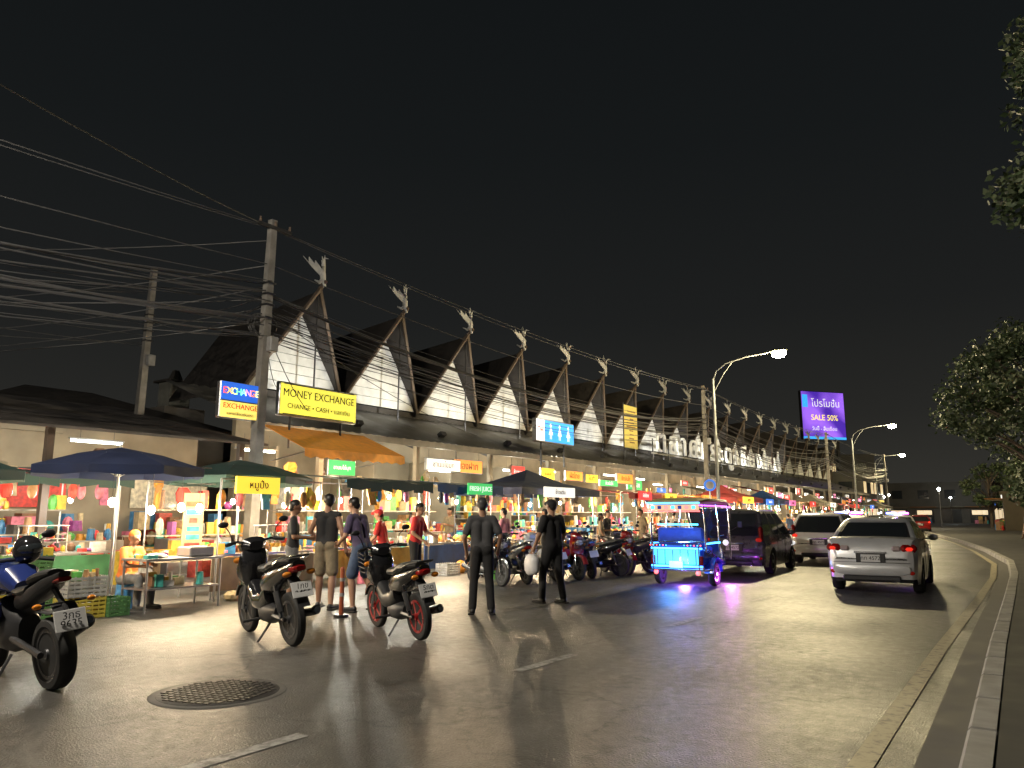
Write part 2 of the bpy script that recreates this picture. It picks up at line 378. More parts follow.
for i in range(-3,NG):
    yb=Y0+SP*i;g=MB()
    g.box((0,0,0),(.06,1.2,.05),tl);g.box((0,0,.05),(.09,1.3,.04),steel)
    g.cyl((0,-.4,.06),(0,-.4,.45),.006,dsteel,n=4);g.cyl((0,.4,.06),(0,.4,.45),.006,dsteel,n=4)
    o=g.build("fluorescent_lamp",(-18.4+random.uniform(-.4,.8),yb+random.uniform(-.6,.6),3.35+random.uniform(-.25,.2)))
    if i<14: light("tube_glow",(0,0,-.12),random.choice([260,340,440])*(.5 if i<0 else 1),random.choice([(1,.98,.80),(1,.86,.6),(1,.76,.45)]),.25,o)
    for q in range(2 if i>0 else 1):
        if i<0 or random.random()>.8: continue
        nm,c=random.choice(SC);wd=random.uniform(.9,1.9);hh=random.uniform(.28,.55);x=-16.85+random.uniform(-.8,.3);z=random.uniform(2.8,3.5)
        g=MB();g.box((0,0,0),(.10,wd,hh),steel,bev=.015);g.box((.052,0,0),(.01,wd-.06,hh-.06),emat("sign_"+nm,c,.95))
        g.cyl((0,-wd*.4,hh/2),(0,-wd*.4,hh/2+.3),.01,dsteel,n=4);g.cyl((0,wd*.4,hh/2),(0,wd*.4,hh/2+.3),.01,dsteel,n=4)
        s_=g.build("shop_sign",(x,yb+(q-.5)*2.1+random.uniform(-.4,.4),z))
        wo=random.choice(words);text(wo,(.06,0,0),min(hh*.7,wd/len(wo)*1.5),inkd if nm in("yellow","white","orange") else inkw,s_)
    if i>0 and random.random()<.6:
        c=random.choice(canv);yy=yb+random.uniform(-1,1);wd=random.uniform(2,3.2);z=random.uniform(2.7,3.15);g=MB();x1=-15.3+random.uniform(-.2,.4);nn=8
        for k in range(nn):
            a=yy-wd/2+wd*k/nn;b=a+wd/nn;s0=.05*math.sin(k*1.3);s1=.05*math.sin((k+1)*1.3)
            g.poly([(-16.95,a,z+.35),(x1,a,z-.1+s0),(x1,b,z-.1+s1),(-16.95,b,z+.35)],c);g.poly([(x1,a,z-.1+s0),(x1+.02,a,z-.3+s1),(x1+.02,b,z-.3+s0),(x1,b,z-.1+s1)],c)
        for q in(yy-wd/2,yy+wd/2): g.cyl((x1,q,0),(x1,q,z-.08),.02,steel,n=6);g.cyl((x1,q,z-.08),(-16.9,q,z+.33),.014,steel,n=5)
        g.build("cloth_awning",smooth=40)
bulbe=M("bulb_glass",(1,.9,.7),.3,emit=60,ec=(1,.82,.50),noise=0);bulbw=M("bulb_white",(1,1,1),.3,emit=50,ec=(.95,1,.93),noise=0)
# ------------------------------------------------------------ left row shops
g=MB()
g.box((-21.5,4,2),(.2,19,4),wallm)
g.prism([(-24,-6,4.9),(-16.2,-6,3.3),(-16.2,-6,3.24),(-24,-6,4.84)],(0,18.2,0),M("old_tin_roof",(.10,.09,.085),.7,.3,noise=.5,ns=1.5))
for y in (-5.8,-1.5,2.8,7.1,11.6): g.box((-16.5,y,1.7),(.14,.14,3.3),woodd)
g.box((-21.3,2,3.9),(.2,15,.5),wallm)
g.build("shop_row",smooth=0)
def hiproof(cx,cy,z,lx,ly,h,wallh):
    g=MB();g.box((cx,cy,z-wallh/2),(lx-.8,ly-.8,wallh),M("old_wall",(.12,.11,.10),.85,noise=.4,ns=1))
    a,b=lx/2,ly/2;r=max(.3,ly/2-lx/2+.6)
    P=[(cx-a,cy-b,z),(cx+a,cy-b,z),(cx+a,cy+b,z),(cx-a,cy+b,z)];R0=(cx,cy-r,z+h);R1=(cx,cy+r,z+h)
    for f in([P[0],P[1],R0],[P[1],P[2],R1,R0],[P[2],P[3],R1],[P[3],P[0],R0,R1]): g.prism(f,(0,0,-.12),roofm)
    return g
g=hiproof(-27.5,12,4.4,8,9,1.4,4.4)
g.box((-26.5,15.6,5.9),(.8,.8,1.0),M("lantern_glass",(.2,.2,.18),.5));g.prism([(-27.05,15.05,6.4),(-25.95,15.05,6.4),(-25.95,16.15,6.4),(-27.05,16.15,6.4)],(0,0,.08),roofm);g.cyl((-26.5,15.6,6.48),(-26.5,15.6,6.9),.3,roofm,r1=.12,n=8)
g.box((-26.5,15.6,2.7),(1.6,1.6,5.4),M("old_wall",))
g.build("house",smooth=0)
hiproof(-28,-1,3.6,9,11,1.2,3.6).build("house",smooth=0)
hiproof(-40,24,4.6,8,9,2,4.6).build("house",smooth=0)
# ------------------------------------------------------------ poles & cables
polem=M("concrete_pole",(.2,.19,.175),.85,noise=.3,ns=4,bump=.3)
def pole(loc,h,arms=True,tilt=0):
    g=MB();g.loft([[(-.12,-.12,0),(.12,-.12,0),(.12,.12,0),(-.12,.12,0)],[(-.075,-.075,h),(.075,-.075,h),(.075,.075,h),(-.075,.075,h)]],polem)
    if arms:
        g.box((.10,0,h-.2),(.06,.9,.07),dsteel)
        for k in(-1,0,1): g.cyl((.1,k*.4,h-.16),(.1,k*.4,h-.05),.03,M("insulator",(.2,.15,.12),.3),r1=.02,n=8)
    for z in(h-1.5,h-1.75,h-2.0,h-2.3): g.tube([(-.1,-.1,z),(.13,-.1,z),(.13,.1,z),(-.1,.1,z)],.02,dsteel,5)
    g.box((.16,.1,h-2.9),(.16,.22,.34),M("junction_box",(.25,.25,.25),.5),bev=.02)
    o=g.build("utility_pole",loc);o.rotation_euler=(0,tilt,0);return o
PL=[(-14,-17,0),(-14,10.2,0),(-14,37.4,0),(-14,64.6,0),(-14,91.8,0)]
for i,p in enumerate(PL): pole(p,8.15,tilt=rad(1.2) if i==1 else 0)
pole((-22,11.8,0),9.0,False,rad(2))
g=MB();cb=M("cable_black",(.06,.06,.062),.5,noise=0)
for a,b in zip(PL,PL[1:]):
    for dx,z,s,r in((.1,8.0,.35,.013),(.15,7.95,.45,.012),(.15,7.1,.5,.012)): 
        g.tube(cat((a[0]+dx,a[1],z),(b[0]+dx,b[1],z),s),r,cb,5,False)
    for k in range(18):
        z=random.uniform(5.3,6.7);g.tube(cat((a[0]+random.uniform(-.1,.25),a[1],z),(b[0]+random.uniform(-.1,.25),b[1],z+random.uniform(-.15,.15)),random.uniform(.3,1.3)),random.choice([.008,.011,.016,.024]),cb,5,False)
for z0,p1,s in((8.05,(-2,-9.5,5.2),.5),(7.7,(-30,-5,8),.8),(6.4,(-22,11.8,8),.4),(6.2,(-22,11.8,7.5),.5),(6.0,(-21,16,5.8),.3),(6.1,(-17,22,4.4),.3),(5.9,(-16.6,14,4.2),.3),(6.1,(-27,2,5),.4),(5.8,(-24,0,4.6),.5),(6.3,(-29,-8,7),.9),(7.1,(-30,-3,6.5),.9),(6.6,(-28,0,6),.9),(6.5,(-20,-16,6.3),1.2)):
    g.tube(cat((-14,10.2,z0),p1,s),.011,cb,5,False)
for k in range(8): g.tube(cat((-22,11.8,random.uniform(6.5,8.5)),(-24+random.uniform(-2,2),-15,random.uniform(6,8.5)),random.uniform(.4,1.2)),.010,cb,5,False)
for k in range(5): g.tube([Vector((-14+.1*math.cos(t/12*6.28+k)*(.5+.1*k),10.2+.35*math.cos(t/12*6.28)+.02*k,5.7+.28*math.sin(t/12*6.28))) for t in range(13)],.012,cb,5,False)
g.build("power_cables",smooth=0)
# ------------------------------------------------------------ street lamps
lampm=M("lamp_pole_paint",(.22,.23,.23),.45,.4);lampe=M("sodium_lamp",(1,.85,.4),.3,emit=500,ec=(1,.86,.38),noise=0);lampw=M("led_lamp",(1,1,.9),.3,emit=200,ec=(1,.93,.78),noise=0)
def street_lamp(y,W,x=-11.0,c=(1,.82,.48),em=lampe):
    g=MB();g.cyl((0,0,0),(0,0,.5),.14,lampm,n=12);g.cyl((0,0,.5),(0,0,7.2),.085,lampm,r1=.06,n=10)
    g.tube([(0,0,7.1),(.15,0,7.5),(.6,0,7.8),(1.4,0,7.98),(2.4,0,8.05)],.035,lampm,8);g.tube([(0,0,6.6),(.5,0,7.4),(.9,0,7.88)],.02,lampm,6)
    g.ell((2.75,0,8.08),(.40,.17,.085),lampm,14,8);g.ell((2.8,0,7.95),(.29,.18,.17),em,14,10)
    o=g.build("street_lamp",(x,y,0));light("lamp_light",(2.8,0,7.7),W,c,.15,o);return o
street_lamp(.4,3300,-11,(1,.90,.74),lampw);street_lamp(30.6,4600)
street_lamp(61,3500,-11.4)
street_lamp(92,1500,-15)
street_lamp(-29.5,2500,-11,(1,.90,.74),lampw)
# ------------------------------------------------------------ signs
yel=M("exchange_yellow",(1,.82,.05),.4,emit=.95,ec=(1,.9,.10),noise=0);ink=M("sign_ink",(.02,.02,.02),.5,noise=0)
g=MB();g.box((0,0,0),(.16,2.75,.90),steel,bev=.02);g.box((.083,0,0),(.012,2.67,.82),yel)
for z in(-.40,.40): g.box((.092,0,z),(.012,2.5,.02),ink)
g.cyl((-.05,-.9,-.4),(-.05,-.9,-1.3),.03,dsteel,n=6);g.cyl((-.05,.9,-.4),(-.05,.9,-1.3),.03,dsteel,n=6)
s_=g.build("money_exchange_sign",(-16.3,13.85,4.55))
text("MONEY EXCHANGE",(.095,0,.16),.30,ink,s_,sx=.93);text("CHANGE • CASH • แลกเงิน",(.095,0,-.18),.19,ink,s_)
g=MB();bl=M("exchange_blue",(.02,.08,.5),.4,emit=.9,ec=(.03,.16,.75),noise=0);g.box((0,0,0),(.14,1.0,.78),steel,bev=.02)
g.box((.073,0,.19),(.01,.96,.38),bl);g.box((.073,0,-.20),(.01,.96,.34),M("exchange_cream",(1,.75,.15),.4,emit=1.0,noise=0))
g.cyl((0,-.48,.2),(-.0,.62,.2),.02,dsteel,n=6);g.cyl((0,-.48,-.2),(-.0,.62,-.2),.02,dsteel,n=6)
s_=g.build("exchange_sign",(-13.95,9.68,3.9))
cs=[(1,.08,.05),(1,.5,.05),(1,1,.2),(.2,1,.3),(.3,1,1),(1,.3,.8),(1,.2,.05),(1,1,.3)]
for k,ch in enumerate("EXCHANGE"): text(ch,(.09,-.40+.114*k,.19),.2,M("neon_%d"%k,cs[k],.4,emit=1.8,noise=0),s_,name="letter")
text("EXCHANGE",(.09,0,-.13),.16,inkr,s_);text("แลกเปลี่ยนเงินตรา",(.09,0,-.29),.09,ink,s_)
g=MB();g.box((0,0,0),(.2,3.0,.95),steel,bev=.02);g.box((.103,.32,0),(.01,2.3,.86),M("lightbox_cyan",(.04,.3,.7),.4,emit=1.2,ec=(.04,.36,.85),noise=0))
g.box((.103,-1.17,0),(.01,.6,.86),M("lightbox_white",(.9,.9,.9),.4,emit=1.6,noise=0));g.box((-.05,-.9,-.9),(.06,.06,1),dsteel);g.box((-.05,.9,-.9),(.06,.06,1),dsteel)
s_=g.build("toilet_sign",(-16.5,26.6,4.9));text("OK",(.115,-1.17,0),.34,M("ok_red",(.8,.05,.03),.5,emit=.8,noise=0),s_)
g=MB()
for k,xx in enumerate((-.4,.3,1.0)):
    g.ell((.115,xx,.25),(.01,.075,.075),inkw,10,6);g.prism([(.112,xx-.04,.15),(.112,xx+.04,.15),(.112,xx+.16,-.15),(.112,xx-.16,-.15)],(.008,0,0),inkw);g.box((.116,xx-.05,-.24),(.008,.045,.16),inkw);g.box((.116,xx+.05,-.24),(.008,.045,.16),inkw)
g.build("pictograms",parent=s_)
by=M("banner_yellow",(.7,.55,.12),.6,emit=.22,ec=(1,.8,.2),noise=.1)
g=MB();g.box((0,0,0),(.05,1.5,2.2),by);g.cyl((0,-.8,-2.2),(0,-.8,1.2),.035,dsteel,n=6)
for k in range(9): g.box((.03,random.uniform(-.1,.1),.8-k*.2),(.01,random.uniform(.4,1.1),.06),M("banner_ink",(.35,.2,.05),.6))
g.build("banner",(-17.2,35.3,6.0))
bbm=bpy.data.materials.new("billboard_screen");bbm.use_nodes=True;nt=bbm.node_tree;b=nt.nodes["Principled BSDF"];L=nt.links.new
tc=nt.nodes.new("ShaderNodeTexCoord");v=nt.nodes.new("ShaderNodeTexNoise");v.inputs["Scale"].default_value=.25;v.inputs["Detail"].default_value=1;L(tc.outputs["Object"],v.inputs["Vector"])
r=nt.nodes.new("ShaderNodeValToRGB");e=r.color_ramp.elements;e[0].position=.4;e[0].color=(.06,.02,.36,1);e[1].position=.62;e[1].color=(.3,.12,.85,1);L(v.outputs[0],r.inputs[0])
L(r.outputs[0],b.inputs["Emission Color"]);L(r.outputs[0],b.inputs["Base Color"]);b.inputs["Emission Strength"].default_value=1.1
g=MB();g.box((0,0,0),(.4,6.6,6.2),dsteel);g.box((.21,0,0),(.02,6.4,6.0),bbm);g.box((.225,0,-2.85),(.01,6.4,.3),M("lightbox_cyan"));g.box((.225,-2.7,1.8),(.01,.8,1.6),M("lightbox_cyan"))
for k in(-2.2,2.2): g.box((-.3,k,-6),(.35,.35,8),dsteel)
for k in range(5): g.box((-.3,0,-3.2-k*1.5),(.12,5.2,.12),dsteel)
s_=g.build("billboard",(-21.9,100,13.9),rad(-38))
text("โปรโมชั่น",(.24,.4,1.5),1.25,inkw,s_);text("SALE 50%",(.24,.1,-.3),1.0,M("bb_yellow",(1,.8,.1),.5,emit=1.2,noise=0),s_);text("วันนี้ - สิ้นเดือน",(.24,0,-1.7),.65,inkw,s_)
# ------------------------------------------------------------ stalls
def umbrella(g,x,y,h,r,m,n=8):
    g.cyl((x,y,0),(x,y,h+.05),.02,steel,n=6);top=(x,y,h);rim=[];mid=[]
    for i in range(n):
        a=2*PI*i/n;rim.append((x+r*math.cos(a),y+r*math.sin(a),h-.42*r*.62));mid.append((x+r*.5*math.cos(a),y+r*.5*math.sin(a),h-.1*r))
    for i in range(n):
        j=(i+1)%n;g.poly([top,mid[i],mid[j]],m);g.poly([mid[i],rim[i],rim[j],mid[j]],m)
        d=[(p[0],p[1],p[2]-.13) for p in(rim[i],rim[j])];mm_=((d[0][0]+d[1][0])/2,(d[0][1]+d[1][1])/2,d[0][2]-.03)
        g.poly([rim[i],d[0],mm_,d[1],rim[j]],m);g.cyl((x,y,h-.5),mid[i],.007,steel,n=4)
def crate(g,c,s,m):
    x,y,z=s
    for k in range(5):
        zz=c[2]+z*(k+.5)/5
        for sx in(-1,1): g.box((c[0]+sx*x/2,c[1],zz),(.012,y,z*.12),m);g.box((c[0],c[1]+sx*y/2,zz),(x,.012,z*.12),m)
    for k in range(7):
        for sx in(-1,1):
            g.box((c[0]+sx*x/2,c[1]-y/2+y*k/6,c[2]+z/2),(.016,.02,z),m);g.box((c[0]-x/2+x*k/6,c[1]+sx*y/2,c[2]+z/2),(.02,.016,z),m)
    g.box((c[0],c[1],c[2]+.01),(x,y,.015),m)
def bulb(g,x,y,z,m,top,r=.045): g.ell((x,y,z),(r,r,r*1.25),m,10,7);g.cyl((x,y,z+.04),(x,y,z+.09),.02,blackp,n=6);g.cyl((x,y,z+.09),(x,y,top),.005,cb,n=4)
cloths=[M("cloth_%d"%i,c,.8,noise=.3,ns=4) for i,c in enumerate([(.35,.05,.04),(.4,.24,.05),(.04,.08,.22),(.35,.34,.3),(.05,.18,.08),(.25,.06,.14),(.14,.11,.08)])]
def stall(x,y,wd,typ,canvas,W=140,warm=True,dens=40,sign=None,hh=2.3):
    W*=1.9
    g=MB();d=1.1
    g.box((.2,0,.78),(d,wd,.04),steel);g.box((.2+d/2+.012,0,.45),(.02,wd,.58),random.choice(cloths))
    for sy in(-1,1):
        for sx in(-1,1): g.cyl((.2+sx*d*.45,sy*wd*.47,0),(.2+sx*d*.45,sy*wd*.47,.77),.02,steel,n=6)
    goods(g,-.25,.65,-wd/2+.1,wd/2-.1,.80,dens,(.08,.22),(.05,.22))
    for k in range(3): pile(g,random.uniform(0,.5),random.uniform(-wd/2+.2,wd/2-.2),.8,.16,random.choice(GM[:5]))
    if random.random()<.6:
        yy=random.uniform(-wd*.25,wd*.25)
        for sx in(0,.4):
            for sy in(-.35,.35): g.box((.1+sx,yy+sy,1.05),(.02,.02,.5),steel)
        g.box((.3,yy,1.3),(.46,.74,.02),steel);g.box((.3,yy,1.05),(.4,.68,.01),steel);goods(g,.15,.45,yy-.3,yy+.3,1.06,9,(.06,.12),(.05,.12))
    for z in(.6,1.1,1.6):
        g.box((-1.3,0,z),(.4,wd,.03),wb);goods(g,-1.4,-1.15,-wd/2+.1,wd/2-.1,z+.015,int(dens*.3),(.1,.22),(.1,.4))
    for sy in(-1,1):
        for sx in(-1.5,.9): g.cyl((sx,sy*wd*.5,0),(sx,sy*wd*.5,hh),.018,steel,n=6)
    g.cyl((.9,-wd/2,hh),(.9,wd/2,hh),.016,steel,n=6);g.cyl((-1.5,-wd/2,hh),(-1.5,wd/2,hh),.016,steel,n=6)
    c=canv[canvas]
    if typ=='tent':
        p=[(-1.7,-wd/2-.15,hh),(1.1,-wd/2-.15,hh),(1.1,wd/2+.15,hh),(-1.7,wd/2+.15,hh)];t=(-.3,0,hh+.65)
        for i in range(4):
            a=Vector(p[i]);b=Vector(p[(i+1)%4]);tt=Vector(t);ma=a.lerp(tt,.5)-Vector((0,0,.1));mb=b.lerp(tt,.5)-Vector((0,0,.1))
            g.poly([a,b,mb,ma],c);g.poly([ma,mb,tt],c);g.poly([a,b,b-Vector((0,0,.2)),a-Vector((0,0,.2))],c)
    elif typ=='flat':
        nn=8
        for k in range(nn):
            a=-wd/2-.1+(wd+.2)*k/nn;b=a+(wd+.2)/nn;s0=.04*math.sin(k*1.7);s1=.04*math.sin((k+1)*1.7)
            g.poly([(-1.7,a,hh+.2+s1*.4),(1.25,a,hh-.05+s0),(1.25,b,hh-.05+s1),(-1.7,b,hh+.2+s0*.4)],c);g.poly([(1.25,a,hh-.05+s0),(1.25,b,hh-.05+s1),(1.26,b,hh-.26+s0),(1.26,a,hh-.26+s1)],c)
    else: umbrella(g,-.2,0,hh+.45,min(1.6,wd*.62),c)
    bm=bulbe if warm else bulbw
    lp=[]
    for k in range(2):
        by_=(k-.5)*wd*.5+random.uniform(-.2,.2);bx=random.uniform(.1,.7);bz=random.uniform(1.65,1.95)
        bulb(g,bx,by_,bz,bm,hh+.05);lp.append((bx,by_,bz-.08))
    for k in range(8):
        yy=random.uniform(-wd/2,wd/2);zz=hh-.1
        if random.random()<.5: g.ell((.85,yy,zz-.25),(.05,.09,.16),random.choice(GM),8,6);g.cyl((.85,yy,zz-.1),(.85,yy,hh),.004,cb,n=4)
        else: garment(g,random.choice([.85,-1.3]),yy,zz,random.choice(GM),w=random.uniform(.15,.35),h=random.uniform(.2,.5))
    if random.random()<.8: crate(g,(1.05,random.uniform(-wd*.3,wd*.3),0),(.36,.5,.3),random.choice([GM[3],GM[4],GM[5],GM[0]]))
    goods(g,.8,1.3,-wd/2,wd/2,0,3,(.25,.4),(.2,.5))
    o=g.build("market_stall",(x,y,0),smooth=25)
    for p in lp: light("bulb_light",p,W/2,(1,.74,.44) if warm else (1,.98,.84),.05,o)
    if sign:
        s,nm=sign;sw=max(.7,wd*.4);g=MB();g.box((0,0,0),(.05,sw,.30),emat("sign_"+nm,dict(SC)[nm],.95));s_=g.build("stall_sign_board",(1.32,random.uniform(-.3,.3)*wd,hh-.12),parent=o)
        text(s,(.035,0,0),.18,inkw if nm in('red','blue','green') else inkd,s_)
    return o
stall(-13.9,3.6,2.4,'flat',1,200,True,50)
stall(-13.0,9.3,2.3,'umb',3,240,True,45,("หมูปิ้ง",'yellow'),hh=2.15)
stall(-13.4,12.6,2.6,'flat',3,240,False,50)
stall(-13.6,15.8,2.6,'flat',4,240,True,45,("FRESH JUICE",'green'))
stall(-13.4,20.4,4.4,'tent',0,300,True,70,("ข้าวแต๋น",'white'))
stall(-13.0,25.2,2.6,'flat',2,240,True,45,("ผัดไทย",'red'))
stall(-13.4,28.3,2.6,'flat',5,240,False,40,("ส้มตำ",'yellow'))
stall(-13.0,31.4,2.6,'flat',5,240,True,40,("ข้าวซอย",'orange'))
stall(-12.6,36.4,3.6,'tent',2,240,True,40,("ROTI",'yellow'))
stall(-13.2,41,3,'flat',4,200,False,30,("ไอศครีม",'blue'))
stall(-13.2,45,3,'tent',4,200,True,30,("ชานม",'pink'))
stall(-13.2,50,3.2,'flat',5,200,True,24,("โจ๊ก",'red'))
stall(-13.2,56,3.6,'tent',1,200,True,20,("MILK",'white'))
stall(-13.2,63,3.6,'flat',2,200,True,20,("BAR",'red'))
stall(-13.2,71,3.6,'flat',4,200,True,20,("SHOP",'blue'))
stall(-13.2,80,4,'tent',1,200,False,16)
stall(-16.0,6.6,2.6,'flat',3,120,False,50)
stall(-16.3,1.5,3,'flat',1,90,True,40)
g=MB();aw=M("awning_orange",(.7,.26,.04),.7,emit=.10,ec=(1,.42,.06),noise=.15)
for k in range(10):
    y0=12.3+k*.36;g.prism([(-16.6,y0,3.85),(-14.9,y0,3.15),(-14.9,y0+.36,3.15),(-16.6,y0+.36,3.85)],(0,0,-.02),aw)
    g.poly([(-14.9,y0,3.15),(-14.88,y0+.0,2.95),(-14.88,y0+.18,2.90),(-14.88,y0+.36,2.95),(-14.9,y0+.36,3.15)],aw)
for y in(12.6,15.8): g.cyl((-16.6,y,2.9),(-14.95,y,3.13),.02,steel,n=6)
o=g.build("awning");light("awning_light",(-15.9,14.2,2.9),220,(1,.8,.5),.1,o)
g=MB();umbrella(g,-12.6,6.55,2.62,1.35,canv[0],8);g.cyl((-12.6,6.55,0),(-12.6,6.55,.12),.25,concrete,n=12)
g.build("market_umbrella")
g=MB();umbrella(g,-13.0,4.1,2.45,1.2,canv[3],8);g.cyl((-13,4.1,0),(-13,4.1,.12),.25,concrete,n=12)
g.build("market_umbrella")
g=MB();gr=M("crate_green",(.08,.2,.07),.5);gy=M("crate_grey",(.4,.4,.38),.5);yc_=M("crate_yellow",(.5,.4,.06),.5)
crate(g,(-11.85,5.75,0),(.4,.55,.3),yc_);crate(g,(-11.85,5.75,.31),(.4,.55,.3),gy);crate(g,(-11.75,6.2,0),(.38,.3,.28),gr);crate(g,(-12.3,5.2,0),(.4,.55,.3),gr);crate(g,(-12.3,5.2,.31),(.4,.55,.3),M("crate_orange",(.5,.17,.03),.5));crate(g,(-12.4,5.2,.62),(.4,.55,.3),gr)
crate(g,(-12.1,4.5,0),(.4,.55,.3),gy);crate(g,(-12.1,4.5,.31),(.4,.55,.3),yc_)
goods(g,-12.0,-11.7,5.5,6,.55,14,(.08,.16),(.06,.16));goods(g,-12.5,-12.2,4.95,5.45,.9,14,(.08,.18),(.06,.16));goods(g,-12.3,-11.9,4.2,4.8,.55,14,(.1,.2),(.06,.2))
g.build("plastic_crates",smooth=0)
g=MB();g.box((-11.85,7.2,.80),(.75,1.35,.035),steel);g.box((-11.85,7.2,.35),(.7,1.3,.025),steel)
for a in(-.34,.34):
    for b in(-.64,.64): g.cyl((-11.85+a,7.2+b,0),(-11.85+a,7.2+b,.79),.018,steel,n=6)
g.box((-11.8,7.55,.90),(.4,.45,.16),steel,bev=.02);g.ell((-11.8,6.85,.85),(.18,.18,.05),steel,14,6);goods(g,-12.1,-11.6,6.6,7.3,.82,10,(.08,.14),(.04,.09));goods(g,-12.1,-11.6,6.7,7.7,.37,16,(.1,.2),(.08,.22))
g.build("steel_table",smooth=25)
g=MB()
for y,z in((6.85,1.58),(7.38,1.63),(7.72,1.62),(6.2,1.7)): bulb(g,-12.05,y,z,bulbe,2.3,.06)
g.tube([(-12.05,5.6,2.3),(-12.05,7.9,2.32)],.012,cb,5)
g.box((-12.9,8.15,1.35),(.03,.40,1.1),M("poster_cream",(.35,.3,.18),.7))
for k in range(6): g.box((-12.88,8.15,.95+k*.15),(.01,random.uniform(.15,.34),.09),random.choice(GM))
o=g.build("hanging_bulbs")
for y,z in((6.85,1.5),(7.38,1.55),(7.72,1.54)): light("bulb_light",(-12.05,y,z),150,(1,.8,.52),.055,o)
g=MB()
for (x,y,c) in((-10.9,10.9,4),(-11.2,12.3,0),(-10.9,14.9,3),(-11.3,17.6,5)):
    g.lathe((x,y,0),(0,0,1),[(0,.16),(.35,.2),(.42,.2),(.43,.22),(.5,.05)],GM[c],14)
g.build("plastic_buckets")
# ------------------------------------------------------------ wheels
def wheel(g,c,R,wd,rim=steel,spokes=5,axis=(1,0,0),rimr=.66):
    c=Vector(c);h=wd/2;rr=R*rimr
    g.lathe(c,axis,[(-h*.75,rr*.98),(-h,rr*1.1),(-h*.95,R*.93),(-h*.5,R),(h*.5,R),(h*.95,R*.93),(h,rr*1.1),(h*.75,rr*.98)],rubber,28)
    for sg in(-1,1):
        g.lathe(c+Vector(axis)*sg*h*.72,Vector(axis)*sg,[(0,rr),(.008,rr),(.008,rr*.86),(-.02,rr*.82)],rim,28)
        g.lathe(c+Vector(axis)*sg*h*.6,Vector(axis)*sg,[(0,rr*.24),(.03,rr*.2)],rim,12)
        for k in range(spokes):
            a=2*PI*k/spokes;d=Vector((0,math.cos(a),math.sin(a)))
            g.box(c+d*rr*.52+Vector(axis)*sg*h*.62,(.018,rr*.8,rr*.17),rim,rot=(a,0,0))
